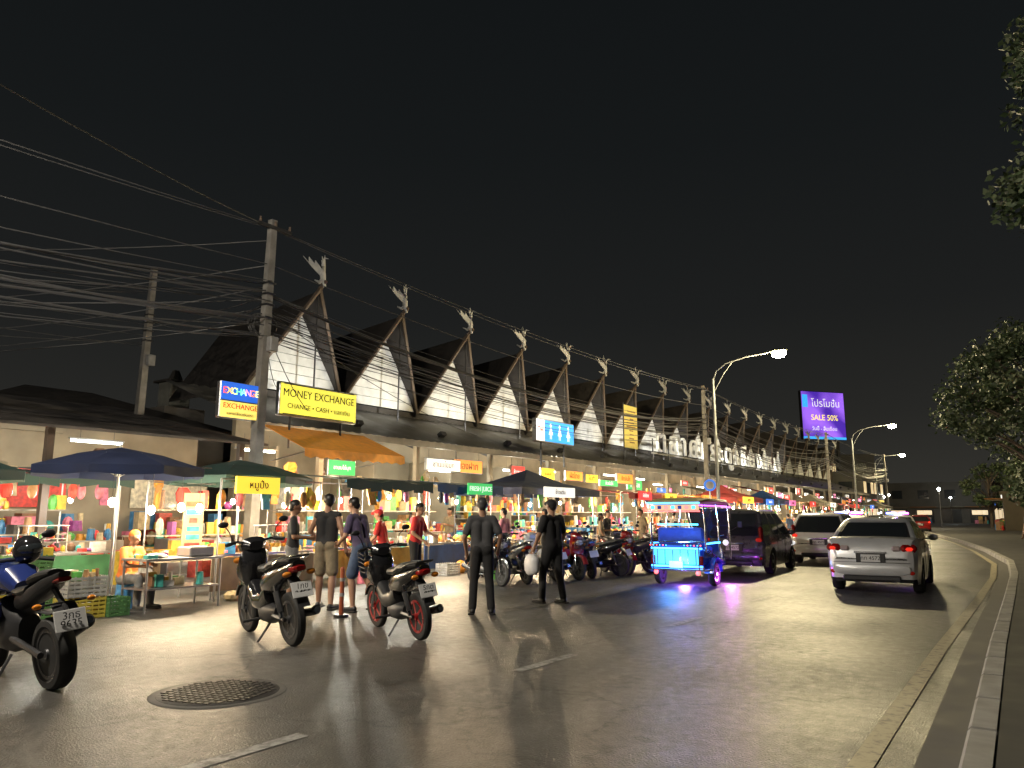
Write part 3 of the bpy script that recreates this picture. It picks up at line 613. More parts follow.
def moto(name,paint,sport=False,helmet=False,basket=False,wheelc=dsteel,acc=None):
    g=MB();acc=acc or blackp
    if not sport:
        R=.275;rw=(0,-.62,R);fw=(0,.63,R)
        wheel(g,rw,R,.09,wheelc,5,rimr=.7);wheel(g,fw,R,.08,wheelc,5,rimr=.72)
        for sx in(-1,1): g.cyl((sx*.07,.63,R),(sx*.055,.46,.72),.02,chrome,n=8)
        g.cyl((0,.47,.68),(0,.38,1.0),.03,blackp,n=8)
        rings=[]
        for k in range(8):
            a=rad(20+k*20);rings.append([(sx*.06,.63+(R+.035+zz)*math.cos(a),R+(R+.035+zz)*math.sin(a)) for sx,zz in((-1,-.03),(-.8,.015),(0,.03),(.8,.015),(1,-.03))])
        g.loft(rings,paint,caps=False,closed=False)
        g.sloft([(.56,.62,.16,.10,.3),(.50,.75,.34,.34,.3),(.42,.78,.36,.46,.3),(.36,.72,.30,.40,.3),(.33,.66,.16,.3,.3)],paint)
        g.sloft([(.55,.98,.16,.07),(.47,1.0,.30,.17),(.38,1.01,.30,.18),(.30,1.0,.16,.1)],paint)
        g.ell((0,.56,.86),(.10,.05,.07),M("headlight_glass",(.7,.7,.7),.1,noise=0))
        for sx in(-1,1): g.ell((sx*.14,.53,.84),(.05,.03,.035),orl,8,6)
        g.sloft([(.36,.5,.2,.3),(.2,.40,.24,.2),(-.05,.42,.26,.24),(-.2,.55,.26,.32)],acc)
        g.sloft([(.12,.30,.16,.16),(0,.30,.24,.22),(-.2,.30,.26,.22),(-.35,.32,.16,.14)],dsteel)
        g.sloft([(.02,.60,.18,.2),(-.15,.62,.27,.30),(-.4,.68,.30,.26),(-.62,.76,.26,.18),(-.86,.84,.14,.10)],paint)
        g.sloft([(.08,.74,.14,.05),(-.02,.77,.24,.10),(-.25,.79,.27,.11),(-.36,.83,.28,.13),(-.6,.87,.24,.11),(-.76,.88,.14,.05)],seatm)
        g.tube([(-.13,-.5,.84),(-.15,-.7,.9),(-.1,-.88,.93),(.1,-.88,.93),(.15,-.7,.9),(.13,-.5,.84)],.014,chrome if not basket else blackp,6)
        g.sloft([(-.80,.80,.18,.09),(-.88,.81,.14,.07),(-.90,.81,.08,.05)],redl)
        for sx in(-1,1): g.ell((sx*.13,-.86,.76),(.05,.03,.03),orl,8,6)
        g.sloft([(-.72,.66,.13,.12,-.5),(-.86,.58,.13,.04,-.5),(-.96,.44,.12,.02,-.5)],blackp,p=4)
        g.box((0,-.915,.60),(.22,.008,.16),plate,rot=(rad(-22),0,0),bev=.004)
        for sx in(-1,1):
            g.cyl((sx*.075,-.15,.3),(sx*.075,-.62,R),.022,dsteel,n=6);g.cyl((sx*.10,-.6,R+.02),(sx*.11,-.48,.62),.024,chrome,n=8);g.cyl((sx*.10,-.59,R+.08),(sx*.11,-.5,.56),.034,dsteel,n=8)
        g.tube([(.1,.05,.22),(.14,-.15,.2),(.15,-.3,.25)],.018,chrome,8);g.cyl((.155,-.28,.25),(.17,-.85,.36),.045,dsteel,r1=.05,n=12);g.cyl((.17,-.85,.36),(.17,-.87,.363),.03,chrome,n=10)
        g.tube([(-.33,.30,1.04),(-.2,.36,1.06),(0,.39,1.03),(.2,.36,1.06),(.33,.30,1.04)],.014,chrome,8)
        for sx in(-1,1):
            g.cyl((sx*.34,.295,1.04),(sx*.22,.35,1.06),.02,blackp,n=8);g.tube([(sx*.24,.36,1.07),(sx*.27,.38,1.18),(sx*.33,.34,1.25)],.007,blackp,5)
            g.ell((sx*.35,.33,1.27),(.06,.018,.035),blackp,12,6);g.tube([(sx*.2,.4,1.04),(sx*.34,.34,1.02)],.007,steel,5)
        g.tube([(.02,-.1,.25),(-.22,-.16,.0)],.012,dsteel,6)
        for sx in(-1,1): g.cyl((sx*.1,-.02,.24),(sx*.3,-.02,.24),.016,blackp,n=6)
        if basket:
            for k in range(5): g.tube([(-.15,.6,.72+k*.055),(.15,.6,.72+k*.055),(.15,.82,.74+k*.06),(-.15,.82,.74+k*.06),(-.15,.6,.72+k*.055)],.005,dsteel,4)
            for xx in(-.15,-.05,.05,.15): g.tube([(xx,.6,.95),(xx,.6,.72),(xx,.8,.74),(xx,.82,.98)],.005,dsteel,4)
        pl=((0,-.925,.60),.08)
    else:
        R=.31;rw=(0,-.70,R);fw=(0,.70,R)
        wheel(g,rw,R,.15,dsteel,5,rimr=.7);wheel(g,fw,R,.11,dsteel,5,rimr=.7)
        for sx in(-1,1): g.cyl((sx*.09,.70,R),(sx*.09,.42,.98),.026,chrome,n=8);g.cyl((sx*.1,.70,R),(sx*.1,.55,.7),.035,dsteel,n=8)
        rings=[]
        for k in range(6):
            a=rad(40+k*22);rings.append([(sx*.075,.70+(R+.03+zz)*math.cos(a),R+(R+.03+zz)*math.sin(a)) for sx,zz in((-1,-.03),(-.8,.015),(0,.03),(.8,.015),(1,-.03))])
        g.loft(rings,blackp,caps=False,closed=False)
        g.sloft([(.66,.84,.16,.12),(.56,.92,.30,.26),(.42,.98,.34,.22),(.34,1.0,.2,.1)],paint)
        g.sloft([(.36,.84,.22,.2),(.22,.92,.34,.28),(.02,.92,.34,.26),(-.14,.84,.22,.14)],paint)
        g.sloft([(.45,.55,.14,.3),(.25,.5,.34,.5),(0,.45,.32,.4),(-.2,.45,.2,.3)],blackp)
        for sx in(-1,1): g.sloft([(.56,.78,.04,.1),(.4,.66,.10,.38),(.15,.62,.09,.34),(-.02,.66,.03,.12)],paint,x=sx*.18)
        g.sloft([(-.08,.82,.24,.08),(-.25,.82,.28,.09),(-.40,.85,.26,.1)],seatm);g.sloft([(-.40,.93,.22,.1),(-.6,.98,.22,.1),(-.75,1.01,.14,.05)],seatm)
        g.sloft([(-.1,.72,.2,.16),(-.4,.80,.26,.16),(-.65,.90,.22,.14),(-.92,1.0,.10,.06)],blackp)
        g.sloft([(-.82,.94,.13,.05),(-.93,.96,.11,.04)],redl)
        g.tube([(0,-.72,.86),(0,-.92,.72),(0,-1.02,.56)],.028,blackp,6);g.box((0,-1.03,.62),(.26,.01,.18),plate,rot=(rad(-20),0,0),bev=.004)
        g.sloft([(-.88,.75,.2,.02,-.4),(-1.0,.66,.2,.02,-.8)],blackp)
        for sx in(-1,1): g.tube([(0,-.9,.76),(sx*.2,-.92,.76)],.009,blackp,5);g.ell((sx*.22,-.92,.76),(.04,.025,.025),orl,8,6);g.cyl((sx*.11,-.1,.4),(sx*.11,-.70,R),.03,dsteel,n=8)
        g.sloft([(-.45,.64,.03,.03),(-.5,.66,.15,.02),(-.8,.66,.15,.02)],blackp)
        g.tube([(.12,.2,.3),(.15,-.1,.25),(.18,-.35,.32)],.025,chrome,8);g.cyl((.19,-.32,.33),(.23,-.82,.55),.06,dsteel,r1=.065,n=14);g.cyl((.23,-.82,.55),(.232,-.85,.56),.035,chrome,n=10)
        g.tube([(-.38,.26,1.03),(-.2,.36,1.07),(.2,.36,1.07),(.38,.26,1.03)],.014,dsteel,8)
        for sx in(-1,1): g.cyl((sx*.39,.25,1.03),(sx*.26,.33,1.06),.021,blackp,n=8);g.tube([(sx*.24,.36,1.08),(sx*.28,.42,1.2),(sx*.36,.36,1.26)],.008,blackp,5);g.ell((sx*.38,.35,1.28),(.07,.02,.04),blackp,12,6)
        g.cyl((-.1,-.05,.25),(-.28,-.1,.0),.014,dsteel,n=6)
        pl=((0,-1.045,.625),.09)
    if helmet:
        hm=M("helmet_gloss",(.015,.015,.017),.12,noise=0);hx=(.1,.12,1.17)
        g.ell(hx,(.125,.15,.135),hm,18,12);g.ell((hx[0],hx[1]-.05,hx[2]+.01),(.115,.12,.07),glass,14,8)
    o=g.build(name,smooth=35)
    return o,pl
P0=dict(noise=.04,coat=1)
paints=dict(black=M("paint_black",(.015,.015,.017),.2,**P0),blue=M("paint_blue",(.02,.035,.16),.2,**P0),red=M("paint_red",(.28,.015,.015),.2,**P0),white=M("paint_white",(.7,.7,.7),.2,**P0),silver=M("paint_silver",(.62,.63,.65),.3,.35,**P0),grey=M("paint_grey",(.10,.105,.11),.28,.4,**P0),pink=M("paint_pink",(.35,.08,.15),.2,**P0))
def place(o,loc,a,pl,txt,s=1):
    o.location=(*loc,0);o.rotation_euler=(0,rad(-6),rad(a));o.scale=(s,s,s)
    for k,t in enumerate(txt): text(t,(pl[0][0],pl[0][1]-.003,pl[0][2]+.035-.07*k),pl[1],platet,o,rz=0,ext=.001)
    return o
o,pl=moto("motorcycle",paints['blue'],True,True);place(o,(-7.95,3.40),88,pl,("3กธ","9635"))
o,pl=moto("scooter",paints['black'],acc=paints['black']);place(o,(-7.98,6.2),74,pl,("1กข","2464"),1.12)
o,pl=moto("scooter",paints['black'],wheelc=M("red_rim",(.35,.02,.02),.3,.3),basket=True);place(o,(-6.98,7.42),68,pl,("5กต","817"),1.03)
kinds=[('black',True),('grey',False),('white',False),('red',True),('blue',False)]
srcs=[moto("scooter",paints[c],basket=b)[0] for c,b in kinds]
row=[(-10.2,13.6),(-10.0,14.4),(-9.75,15.2),(-9.6,15.9),(-9.5,16.6),(-9.4,17.3),(-9.3,18.0),(-9.2,18.7),(-9.2,19.4),(-9.6,21.5),(-9.6,22.4),(-9.6,23.4),(-9.6,26),(-9.6,27),(-9.8,28.2),(-9.8,33),(-9.8,34),(-9.8,35.2)]
for i,(x,y) in enumerate(row):
    a=random.uniform(50,85) if i%3 else random.uniform(235,255);s=srcs[(i*3)%5]
    o=srcs[i] if i<5 else inst("scooter",s,(0,0,0))
    o.location=(x,y,0);o.rotation_euler=(0,rad(-6),rad(a))
# ------------------------------------------------------------ cars
def interp(P,x):
    if x<=P[0][0]: return P[0][1]
    for (a,b),(c,d) in zip(P,P[1:]):
        if x<=c: t=(x-a)/(c-a);t=t*t*(3-2*t);return b+(d-b)*t
    return P[-1][1]
def car(name,loc,a,L,W,H,paint,kind='sedan',police=False,brake=.8,head=0):
    g=MB();h=L/2;R=.315;wy=(-L*.29,L*.31)
    if kind=='sedan': ZT=[(-h,.70),(-h+.05,.92),(-h+.16,1.04),(-h+.5,1.06),(.4,.98),(h-1.1,.96),(h-.35,.84),(h-.05,.68),(h,.6)];cy=(-h+.50,h-.95,-h+1.30,h-1.90)
    else: ZT=[(-h,.66),(-h+.05,.9),(-h+.12,1.02),(0,1.0),(h-1.0,.98),(h-.3,.88),(h-.05,.7),(h,.6)];cy=(-h+.06,h-.85,-h+.46,h-1.75)
    WF=[(-h,.78),(-h+.06,.88),(-h+.2,.95),(-h+.6,.995),(0,1),(h-.7,.97),(h-.2,.86),(h,.7)]
    N=int(L/.055);rings=[]
    for k in range(N+1):
        y=-h+L*k/N;zt=interp(ZT,y);hw=W/2*interp(WF,y);zb=.2+(.1 if (y>h-.25 or y<-h+.2) else 0)
        for q in wy:
            d=abs(y-q)
            if d<R+.05: zb=max(zb,R+math.sqrt(max(0,(R+.05)**2-d*d)))
        r=[]
        zs=[zb,zb+.02,.34,.46,.55,.66,.74,.78,.86,.94,zt-.05,zt-.012]
        for z in zs:
            z=min(max(z,zb),zt-.012);f=(z-.2)/(zt-.2)
            wf=.95+.05*math.sin(min(1,f*1.6)*PI/2)-.055*max(0,(f-.6)/.4)**1.5+.010*math.exp(-((z-.76)/.03)**2)
            r.append((hw*wf,y,z))
        r+=[(hw*.86,y,zt+.008),(hw*.5,y,zt+.02),(0,y,zt+.025)]
        rings.append(r+[(-p[0],p[1],p[2]) for p in r[::-1][1:]])
    g.loft(rings,paint,caps=True,closed=False)
    g.box((0,0,.42),(W*.80,L*.92,.4),blackp)
    bz=.98;rz_=H-.06;lev=[];TT=(0,.2,.45,.7,.9,1)
    for t in TT:
        z=bz+(rz_-bz)*t;wb_=W/2*(.94-.17*t-.05*t**4);yr=cy[0]+(cy[2]-cy[0])*(t**1.25);yf=cy[1]+(cy[3]-cy[1])*(t**1.2)
        r=[]
        fr=[-1,-.93,-.86,-.5,0,.5,.86,.93,1]
        for u in fr: r.append((u*wb_*.95,yr-.07*(1-u*u),z))
        fs_=[.02,.09,.30,.345,.60,.64,.9,.98]
        for u in fs_: r.append((wb_,yr+(yf-yr)*u,z))
        for u in fr[::-1]: r.append((u*wb_*.90,yf+.14*(1-u*u),z))
        for u in fs_[::-1]: r.append((-wb_,yr+(yf-yr)*u,z))
        lev.append(r)
    n=len(lev[0])
    for j in range(len(TT)-1):
        for i in range(n):
            i2=(i+1)%n
            m=paint if (i in(0,7,8,16,24,25,33,15,26) or (j==len(TT)-2)) else (blackp if i in(1,6,11,13,28,30) else glass)
            g.add([lev[j][i],lev[j][i2],lev[j+1][i2],lev[j+1][i]],[(0,1,2,3)],m)
    T=lev[-1];cyy=(cy[2]+cy[3])/2
    mid=[(p[0]*.88,cyy+(p[1]-cyy)*.93,H-.022) for p in T];cen=[(p[0]*.4,cyy+(p[1]-cyy)*.5,H) for p in T]
    g.loft([T,mid,cen],paint,caps=False);g.poly(cen,paint)
    for q in wy:
        for sx in(-1,1): wheel(g,(sx*(W/2-.11),q,R),R,.2,M("alloy_wheel",(.45,.45,.47),.3,.8,noise=.05),7,rimr=.68)
    rl=M("tail_on_%s"%brake,(.3,.01,.01),.12,emit=brake*3,ec=(1,.04,.02),noise=0);rd=redl
    for sx in(-1,1):
        if kind=='sedan':
            g.box((sx*W*.395,-h+.085,.87),(.30,.12,.15),rd,rot=(0,0,rad(sx*24)),bev=.05);g.box((sx*W*.40,-h+.04,.86),(.14,.09,.07),rl,rot=(0,0,rad(sx*24)),bev=.03);g.box((sx*W*.27,-h+.018,.865),(.16,.06,.10),M("clear_lens",(.4,.32,.32),.1,noise=0),rot=(0,0,rad(sx*5)),bev=.03)
        else: g.box((sx*W*.425,-h+.08,1.02),(.10,.13,.38),rd,rot=(0,0,rad(sx*20)),bev=.04);g.box((sx*W*.40,-h+.03,.88),(.16,.08,.10),rl,rot=(0,0,rad(sx*8)),bev=.04)
        g.ell((sx*W*.36,h-.14,.70),(.2,.1,.08),M("head_on",(.8,.8,.8),.1,emit=30,ec=(1,.95,.85),noise=0) if head else M("car_headlamp",(.8,.8,.8),.1,emit=1.0,noise=0),12,8,rot=(0,0,rad(-sx*20)))
        g.ell((sx*(W/2+.10),cy[1]-.55,1.03),(.10,.06,.07),paint,12,8);g.box((sx*(W/2+.02),cy[1]-.55,1.0),(.12,.04,.03),blackp)
        for yy in(-.35,.55): g.box((sx*(W/2*.985+.012),yy,.86),(.025,.17,.025),chrome,bev=.006)
        for yy in(-.62,.22,1.15): g.box((sx*(W/2*1.0+.0005),yy,.62),(.006,.008,.62),blackp)
        g.ell((sx*W*.4,-h+.03,.42),(.07,.03,.04),M("reflector",(.5,.02,.01),.2,noise=0),8,6)
    g.sloft([(-h-.05,.47,W*.62,.12),(-h-.02,.47,W*.80,.22),(-h+.16,.47,W*.925,.28)],paint,p=3.5,n=24)
    g.box((0,-h-.03,.31),(W*.6,.08,.10),blackp,bev=.02)
    g.box((0,-h-.012,.79),(W*.34,.02,.035),chrome,bev=.006)
    g.box((0,-h-.004,.69),(.52,.02,.19),blackp,bev=.01)
    g.box((0,-h-.022,.68),(.34,.012,.14),plate,bev=.004)
    if kind=='sedan':
        g.box((0,-h+.0,.60),(W*.8,.02,.008),blackp);g.box((0,-h+.20,1.075),(W*.02,.3,.004),blackp)
    g.sloft([(h+.01,.45,W*.55,.16),(h-.06,.45,W*.78,.28),(h-.25,.45,W*.9,.3)],paint,p=3.5,n=20)
    g.cyl((.45,-h-.02,.27),(.45,-h+.1,.27),.03,chrome,n=10)
    if police:
        g.box((0,.05,H+.03),(1.05,.28,.03),blackp,bev=.01)
        g.box((-.3,.05,H+.09),(.45,.24,.09),M("beacon_blue",(.05,.1,1),.2,emit=16,ec=(.15,.2,1),noise=0),bev=.03);g.box((.3,.05,H+.09),(.45,.24,.09),M("beacon_purple",(.6,.05,1),.2,emit=14,ec=(.9,.1,.8),noise=0),bev=.03)
    o=g.build(name,loc,rad(a),smooth=38)
    text("กท 4572",(0,-h-.031,.68),.1,platet,o,rz=0,ext=.001)
    if police: light("beacon_light",(0,0,H+.35),60,(.4,.2,1),.1,o)
    return o
car("car",(-2.95,18.2,0),3,4.2,1.68,1.45,paints['silver'],'sedan',brake=.3)
car("minivan",(-6.75,21.3,0),3,3.9,1.66,1.66,paints['grey'],'mpv',brake=.08)
car("hatchback_car",(-5.9,26.6,0),4,4.1,1.72,1.58,paints['white'],'mpv',brake=.3)
car("police_car",(-6.6,33.5,0),4,4.4,1.75,1.5,paints['white'],'sedan',True,brake=1)
car("police_car",(-6.3,44,0),8,4.4,1.75,1.5,paints['white'],'sedan',True,brake=1)
car("car",(-7.5,52,0),10,4.3,1.72,1.5,paints['red'],'mpv',brake=1)
car("car",(-10.9,66,0),190,4.3,1.72,1.5,paints['grey'],'sedan',brake=.5,head=1)
car("car",(-9.3,76,0),12,4.3,1.72,1.5,paints['red'],'mpv',brake=1)
car("car",(-15.5,98,0),200,4.3,1.72,1.5,paints['grey'],'sedan',brake=.5,head=1)
# ------------------------------------------------------------ tuk tuk
g=MB();tb=M("tuktuk_blue",(.03,.08,.5),.25,coat=1,noise=.05);led=M("led_blue",(.1,.3,1),.3,emit=7,ec=(.05,.35,1),noise=0);ledc=M("led_cyan",(.1,.8,1),.3,emit=1.5,ec=(.08,.55,1),noise=0);ledr=M("led_red",(1,.1,.1),.3,emit=4,noise=0);ledp=M("led_purple",(.6,.1,1),.3,emit=5,ec=(.6,.1,1),noise=0)
for sx in(-1,1): wheel(g,(sx*.60,-.85,.25),.25,.14,chrome,6,rimr=.62)
wheel(g,(0,1.15,.25),.25,.12,chrome,6,rimr=.62)
g.sloft([(-1.45,.62,1.0,.42),(-1.40,.62,1.16,.5),(-.9,.60,1.2,.46),(-.3,.45,1.16,.24),(.5,.42,1.0,.2),(.9,.5,.7,.4),(1.15,.66,.4,.4),(1.3,.68,.2,.2)],tb,n=20,p=4)
g.box((0,-1.475,.62),(1.0,.02,.30),ledc,bev=.005)
for k in range(6): g.box((-.42+k*.168,-1.492,.62),(.02,.012,.30),chrome)
for z in(.43,.80): g.box((0,-1.495,z),(1.12,.02,.035),led)
for sx in(-1,1):
    rings=[]
    for k in range(9):
        an=rad(0+k*22.5);rings.append([(sx*(.50+.2*u),-.85+(.33+.02*(1-abs(u-.5)))*math.cos(an)*1.05,.26+.33*math.sin(an)+.02) for u in(0,.3,.6,.9,1)])
    g.loft(rings,tb,caps=False,closed=False)
    g.box((sx*.52,-1.48,.55),(.10,.03,.2),redl,bev=.01);g.ell((sx*.46,-1.50,.30),(.05,.02,.05),ledr,10,6)
    for y in(-1.35,-.35,.55): g.tube([(sx*.60,y,.72 if y<0 else .5),(sx*.60,y,1.3),(sx*.56,y+.03,1.74)],.02,chrome,8)
    g.tube([(sx*.61,-1.4,.95),(sx*.61,-.35,.92)],.016,chrome,8);g.box((sx*.62,-.85,.90),(.02,1.0,.03),led);g.tube([(sx*.56,-1.55,1.70),(sx*.62,-.4,1.70),(sx*.55,.9,1.68)],.014,ledp if sx>0 else led,6)
    g.tube([(sx*.25,.85,1.0),(sx*.4,.8,1.03)],.014,chrome,6);g.ell((sx*.34,1.12,.85),(.07,.05,.07),M("car_headlamp"),12,8);g.tube([(sx*.55,.9,1.7),(sx*.42,1.05,.95)],.02,chrome,6)
    g.tube([(sx*.6,.7,1.15),(sx*.75,.8,1.25)],.008,chrome,5);g.box((sx*.78,.8,1.28),(.1,.02,.14),blackp,bev=.01)
g.poly([(-.5,.93,1.66),(.5,.93,1.66),(.4,1.08,.95),(-.4,1.08,.95)],glass)
g.sloft([(-1.62,1.73,.9,.04),(-1.58,1.77,1.16,.10),(-1.0,1.81,1.26,.13),(.4,1.80,1.22,.12),(.95,1.73,1.05,.08),(1.02,1.7,.9,.04)],M("tuktuk_roof",(.35,.3,.1),.4),n=20,p=4)
g.box((0,-1.60,1.66),(1.12,.03,.12),M("tuktuk_sign",(.5,.4,.2),.4,emit=.8,ec=(1,.5,.35),noise=0));g.box((0,-1.62,1.75),(1.16,.03,.03),led);g.box((0,-1.61,1.58),(1.16,.03,.025),ledr)
for k in range(7): g.box((-.45+k*.15,-1.62,1.66),(.08,.01,.07),[ledc,tb,ledr][k%3])
g.box((0,-1.15,1.02),(1.02,.12,.42),M("seat_blue",(.03,.08,.4),.4),rot=(rad(10),0,0),bev=.04);g.box((0,-.85,.76),(1.02,.6,.14),M("seat_blue"),bev=.04)
g.box((0,.2,.72),(.5,.4,.14),seatm,bev=.04);g.box((0,-.02,.98),(.5,.1,.4),seatm,bev=.04)
g.tube([(-.62,-1.52,.36),(.62,-1.52,.36),(.70,-1.3,.36)],.022,chrome,8);g.tube([(-.62,-1.54,.94),(.62,-1.54,.94)],.016,chrome,8);g.tube([(-.5,-1.54,.94),(-.5,-1.54,.36)],.014,chrome,6);g.tube([(.5,-1.54,.94),(.5,-1.54,.36)],.014,chrome,6)
g.box((0,-1.54,.47),(.3,.01,.14),plate);g.box((0,-1.35,1.3),(.9,.02,.03),led)
for sx in(-1,1):
    for k in range(6): g.ell((sx*(.2+.07*k),-1.56,.865),(.016,.012,.016),ledr if k%2 else ledc,6,4)
tk=g.build("tuk_tuk",(-6.62,16.9,0),rad(4),smooth=38)
light("underglow",(0,-1.0,.16),50,(.35,.15,1),.1,tk);light("underglow",(.8,-.3,.16),50,(.7,.1,1),.1,tk);light("cabin_glow",(0,-.7,1.6),25,(.1,.4,1),.1,tk);light("rear_glow",(0,-1.9,.5),35,(.12,.35,1),.1,tk)
# ------------------------------------------------------------ people
SK=[M("skin_%d"%i,c,.55,noise=.08) for i,c in enumerate([(.36,.20,.13),(.28,.15,.09),(.45,.28,.2)])]
def cl(name,c): return M("fabric_"+name,c,.85,noise=.25,ns=12,bump=.15)
HAIR=M("hair_black",(.012,.010,.009),.45,noise=.3,ns=30);LIPS=M("lips",(.25,.08,.07),.5);EYE=M("eye_dark",(.02,.015,.012),.2)
EW=M("eye_white",(.6,.6,.58),.3)
def person(loc,a,h=1.70,shirt=None,pants=None,shoe=None,skin=0,long=True,sleeve='short',lean=0,arms=None,legs=None,girth=1,res=.016,hair=HAIR,cap=None,sit=False,name="person",lookyaw=0,longhair=False,prop=None):
    sk=SK[skin];S=h/1.72;shirt=shirt or cl("grey",(.2,.2,.2));pants=pants or cl("black",(.02,.02,.022));shoe=shoe or blackp
    G=girth;caps=[]
    pz=.95-(.45 if sit else 0)
    off=Vector((0,0,pz-.95))
    RL=Matrix.Rotation(rad(-lean),3,'X');piv=Vector((0,0,pz))
    def up(p): p=Vector(p)+off;return piv+RL@(p-piv)
    J={}
    J['nb']=up((0,0,1.44));J['hd']=up((0,.02,1.61))
    for s,n in((-1,'L'),(1,'R')):
        J['sh'+n]=up((s*.165*(.6+.4*G),0,1.40))
        A=(arms or {}).get(n)
        if A: J['el'+n]=up(A[0]);J['wr'+n]=up(A[1])
        else: J['el'+n]=up((s*(.215+.03*G),-.03,1.12));J['wr'+n]=up((s*(.235+.03*G),.06,.89))
        lg=(legs or {}).get(n)
        J['hp'+n]=Vector((s*.085,0,pz-.03))
        if lg: J['kn'+n]=Vector(lg[0]);J['an'+n]=Vector(lg[1])
        elif sit: J['kn'+n]=Vector((s*.14,.42,.50));J['an'+n]=Vector((s*.14,.40,.09))
        else: J['kn'+n]=Vector((s*.10,.02,.50));J['an'+n]=Vector((s*.11,-.02,.08))
    A=caps.append
    for s in(-1,1):
        A((up((s*.065,0,.97)),up((s*.075,.005,1.10)),.107*G,.098*G,shirt));A((up((s*.075,.005,1.10)),up((s*.085,0,1.30)),.098*G,.098,shirt))
        A((J['nb']-Vector((0,0,.03)),J['sh'+('R' if s>0 else 'L')],.06,.062,shirt))
        A((Vector((s*.07,-.01,pz-.02)),Vector((s*.07,-.02,pz)),.105*G,.105*G,pants))
    A((up((-.065,0,.985)),up((.065,0,.985)),.112*G,.112*G,shirt))
    if G>1.1: A((up((0,.06,1.02)),up((0,.06,1.12)),.13*G,.12*G,shirt))
    A((J['nb']-Vector((0,0,.02)),J['hd']-Vector((0,.02,.06)),.056,.052,sk))
    for n in'LR':
        sh,el,wr=J['sh'+n],J['el'+n],J['wr'+n];s=1 if n=='R' else -1
        if sleeve=='none': A((sh,el,.050*G,.040,sk))
        elif sleeve=='long': A((sh,el,.060*G,.048,shirt));A((el,el.lerp(wr,.92),.048,.038,shirt))
        else:
            m_=sh.lerp(el,.72);A((sh,m_,.062*G,.062,shirt));A((m_,el,.044,.040,sk))
        A((el,wr,.040,.026,sk));d=(wr-el).normalized();A((wr,wr+d*.07,.028,.034,sk))
        hp,kn,an=J['hp'+n],J['kn'+n],J['an'+n]
        if long: A((hp,kn,.098*G,.068,pants));A((kn,an+Vector((0,0,.03)),.068,.062,pants))
        else:
            m_=hp.lerp(kn,.86);A((hp,m_,.100*G,.094,pants));A((m_,kn,.058,.054,sk));A((kn,kn.lerp(an,.3)-Vector((0,.012,0)),.054,.058,sk));A((kn.lerp(an,.3)-Vector((0,.012,0)),an,.058,.036,sk))
        f=Vector((s*.035,.17,-an.z+.04));A((an+Vector((0,-.02,-.03)),an+Vector((0,-.03,-an.z+.048)),.04,.042,shoe));A((an+Vector((0,-.03,-an.z+.045)),an+f,.044,.036,shoe))
    hd=J['hd'];hs=Matrix.Rotation(rad(lookyaw),3,'Z')@RL
    def H(p): return hd+hs@Vector(p)
    hc=cap or hair
    A((H((0,-.012,.018)),H((0,.012,.02)),.082,.080,sk));A((H((0,.02,-.055)),H((0,.045,-.07)),.052,.040,sk));A((H((0,.09,-.015)),H((0,.105,-.03)),.012,.014,sk))
    A((H((0,-.025,.035)),H((0,.0,.045)),.089,.084,hc))
    A((H((0,-.05,-.01)),H((0,-.04,.03)),.065,.07,hair))
    if cap: A((H((0,.07,.06)),H((0,.14,.05)),.045,.03,cap))
    if longhair: A((H((0,-.06,0)),H((0,-.09,-.22)),.07,.06,hair))
    for s in(-1,1): A((H((s*.078,-.005,-.01)),H((s*.082,-.01,.015)),.014,.016,sk))
    b=MB()
    for p0,p1,r0,r1,m in caps:
        b.cyl(p0,p1,r0,sk,r1=r1,n=14);b.ell(p0,r0,sk,14,10);b.ell(p1,r1,sk,14,10)
    o=b.build("tmp",smooth=0);md=o.modifiers.new("r",'REMESH');md.mode='VOXEL';md.voxel_size=res
    md=o.modifiers.new("s",'SMOOTH');md.factor=.5;md.iterations=3
    dg=bpy.context.evaluated_depsgraph_get();me=bpy.data.meshes.new_from_object(o.evaluated_get(dg));bpy.data.objects.remove(o)
    nv=len(me.vertices);V=np.zeros(nv*3);me.vertices.foreach_get("co",V);V=V.reshape(-1,3)
    F=[list(p.vertices) for p in me.polygons];C=np.array([V[f].mean(0) for f in F]) if F else np.zeros((0,3))
    D=[]
    for p0,p1,r0,r1,m in caps:
        a0=np.array(p0);d=np.array(p1)-a0;t=np.clip(((C-a0)@d)/(d@d+1e-9),0,1);q=a0+t[:,None]*d;D.append(np.linalg.norm(C-q,axis=1)-(r0+(r1-r0)*t))
    idx=np.argmin(np.array(D),0)
    b=MB();b.v=[tuple(p) for p in V];b.f=F;b.m=[b.mi(caps[k][4]) for k in idx]
    for n in'LR':
        s=1 if n=='R' else -1;el,wr=J['el'+n],J['wr'+n];d=(wr-el).normalized();fwd=Vector((0,1,0));
        sd=(fwd-d*fwd.dot(d)).normalized() if abs(d.y)<.9 else Vector((0,0,1));inn=d.cross(sd)*s
        pal=wr+d*.085
        for k,(o_,l) in enumerate(((.027,.072),(.009,.082),(-.009,.076),(-.026,.060))):
            q=pal+sd*o_;b.tube([q-d*.02,q+d*l*.45+inn*.006,q+d*l*.8+inn*.022,q+d*l*.95+inn*.04],[.0095,.009,.008,.006],sk,6)
        q=wr+d*.035+sd*.024;b.tube([q,q+sd*.028+d*.022,q+sd*.036+d*.05+inn*.012],[.012,.0105,.008],sk,6)
    for s in(-1,1):
        b.ell(H((s*.031,.0835,.002)),(.014,.007,.008),EW,8,6);b.ell(H((s*.031,.090,.002)),(.006,.004,.006),EYE,8,6);b.box(H((s*.031,.090,.02)),(.028,.006,.005),HAIR)
    b.box(H((0,.086,-.058)),(.042,.008,.010),LIPS,bev=.003)
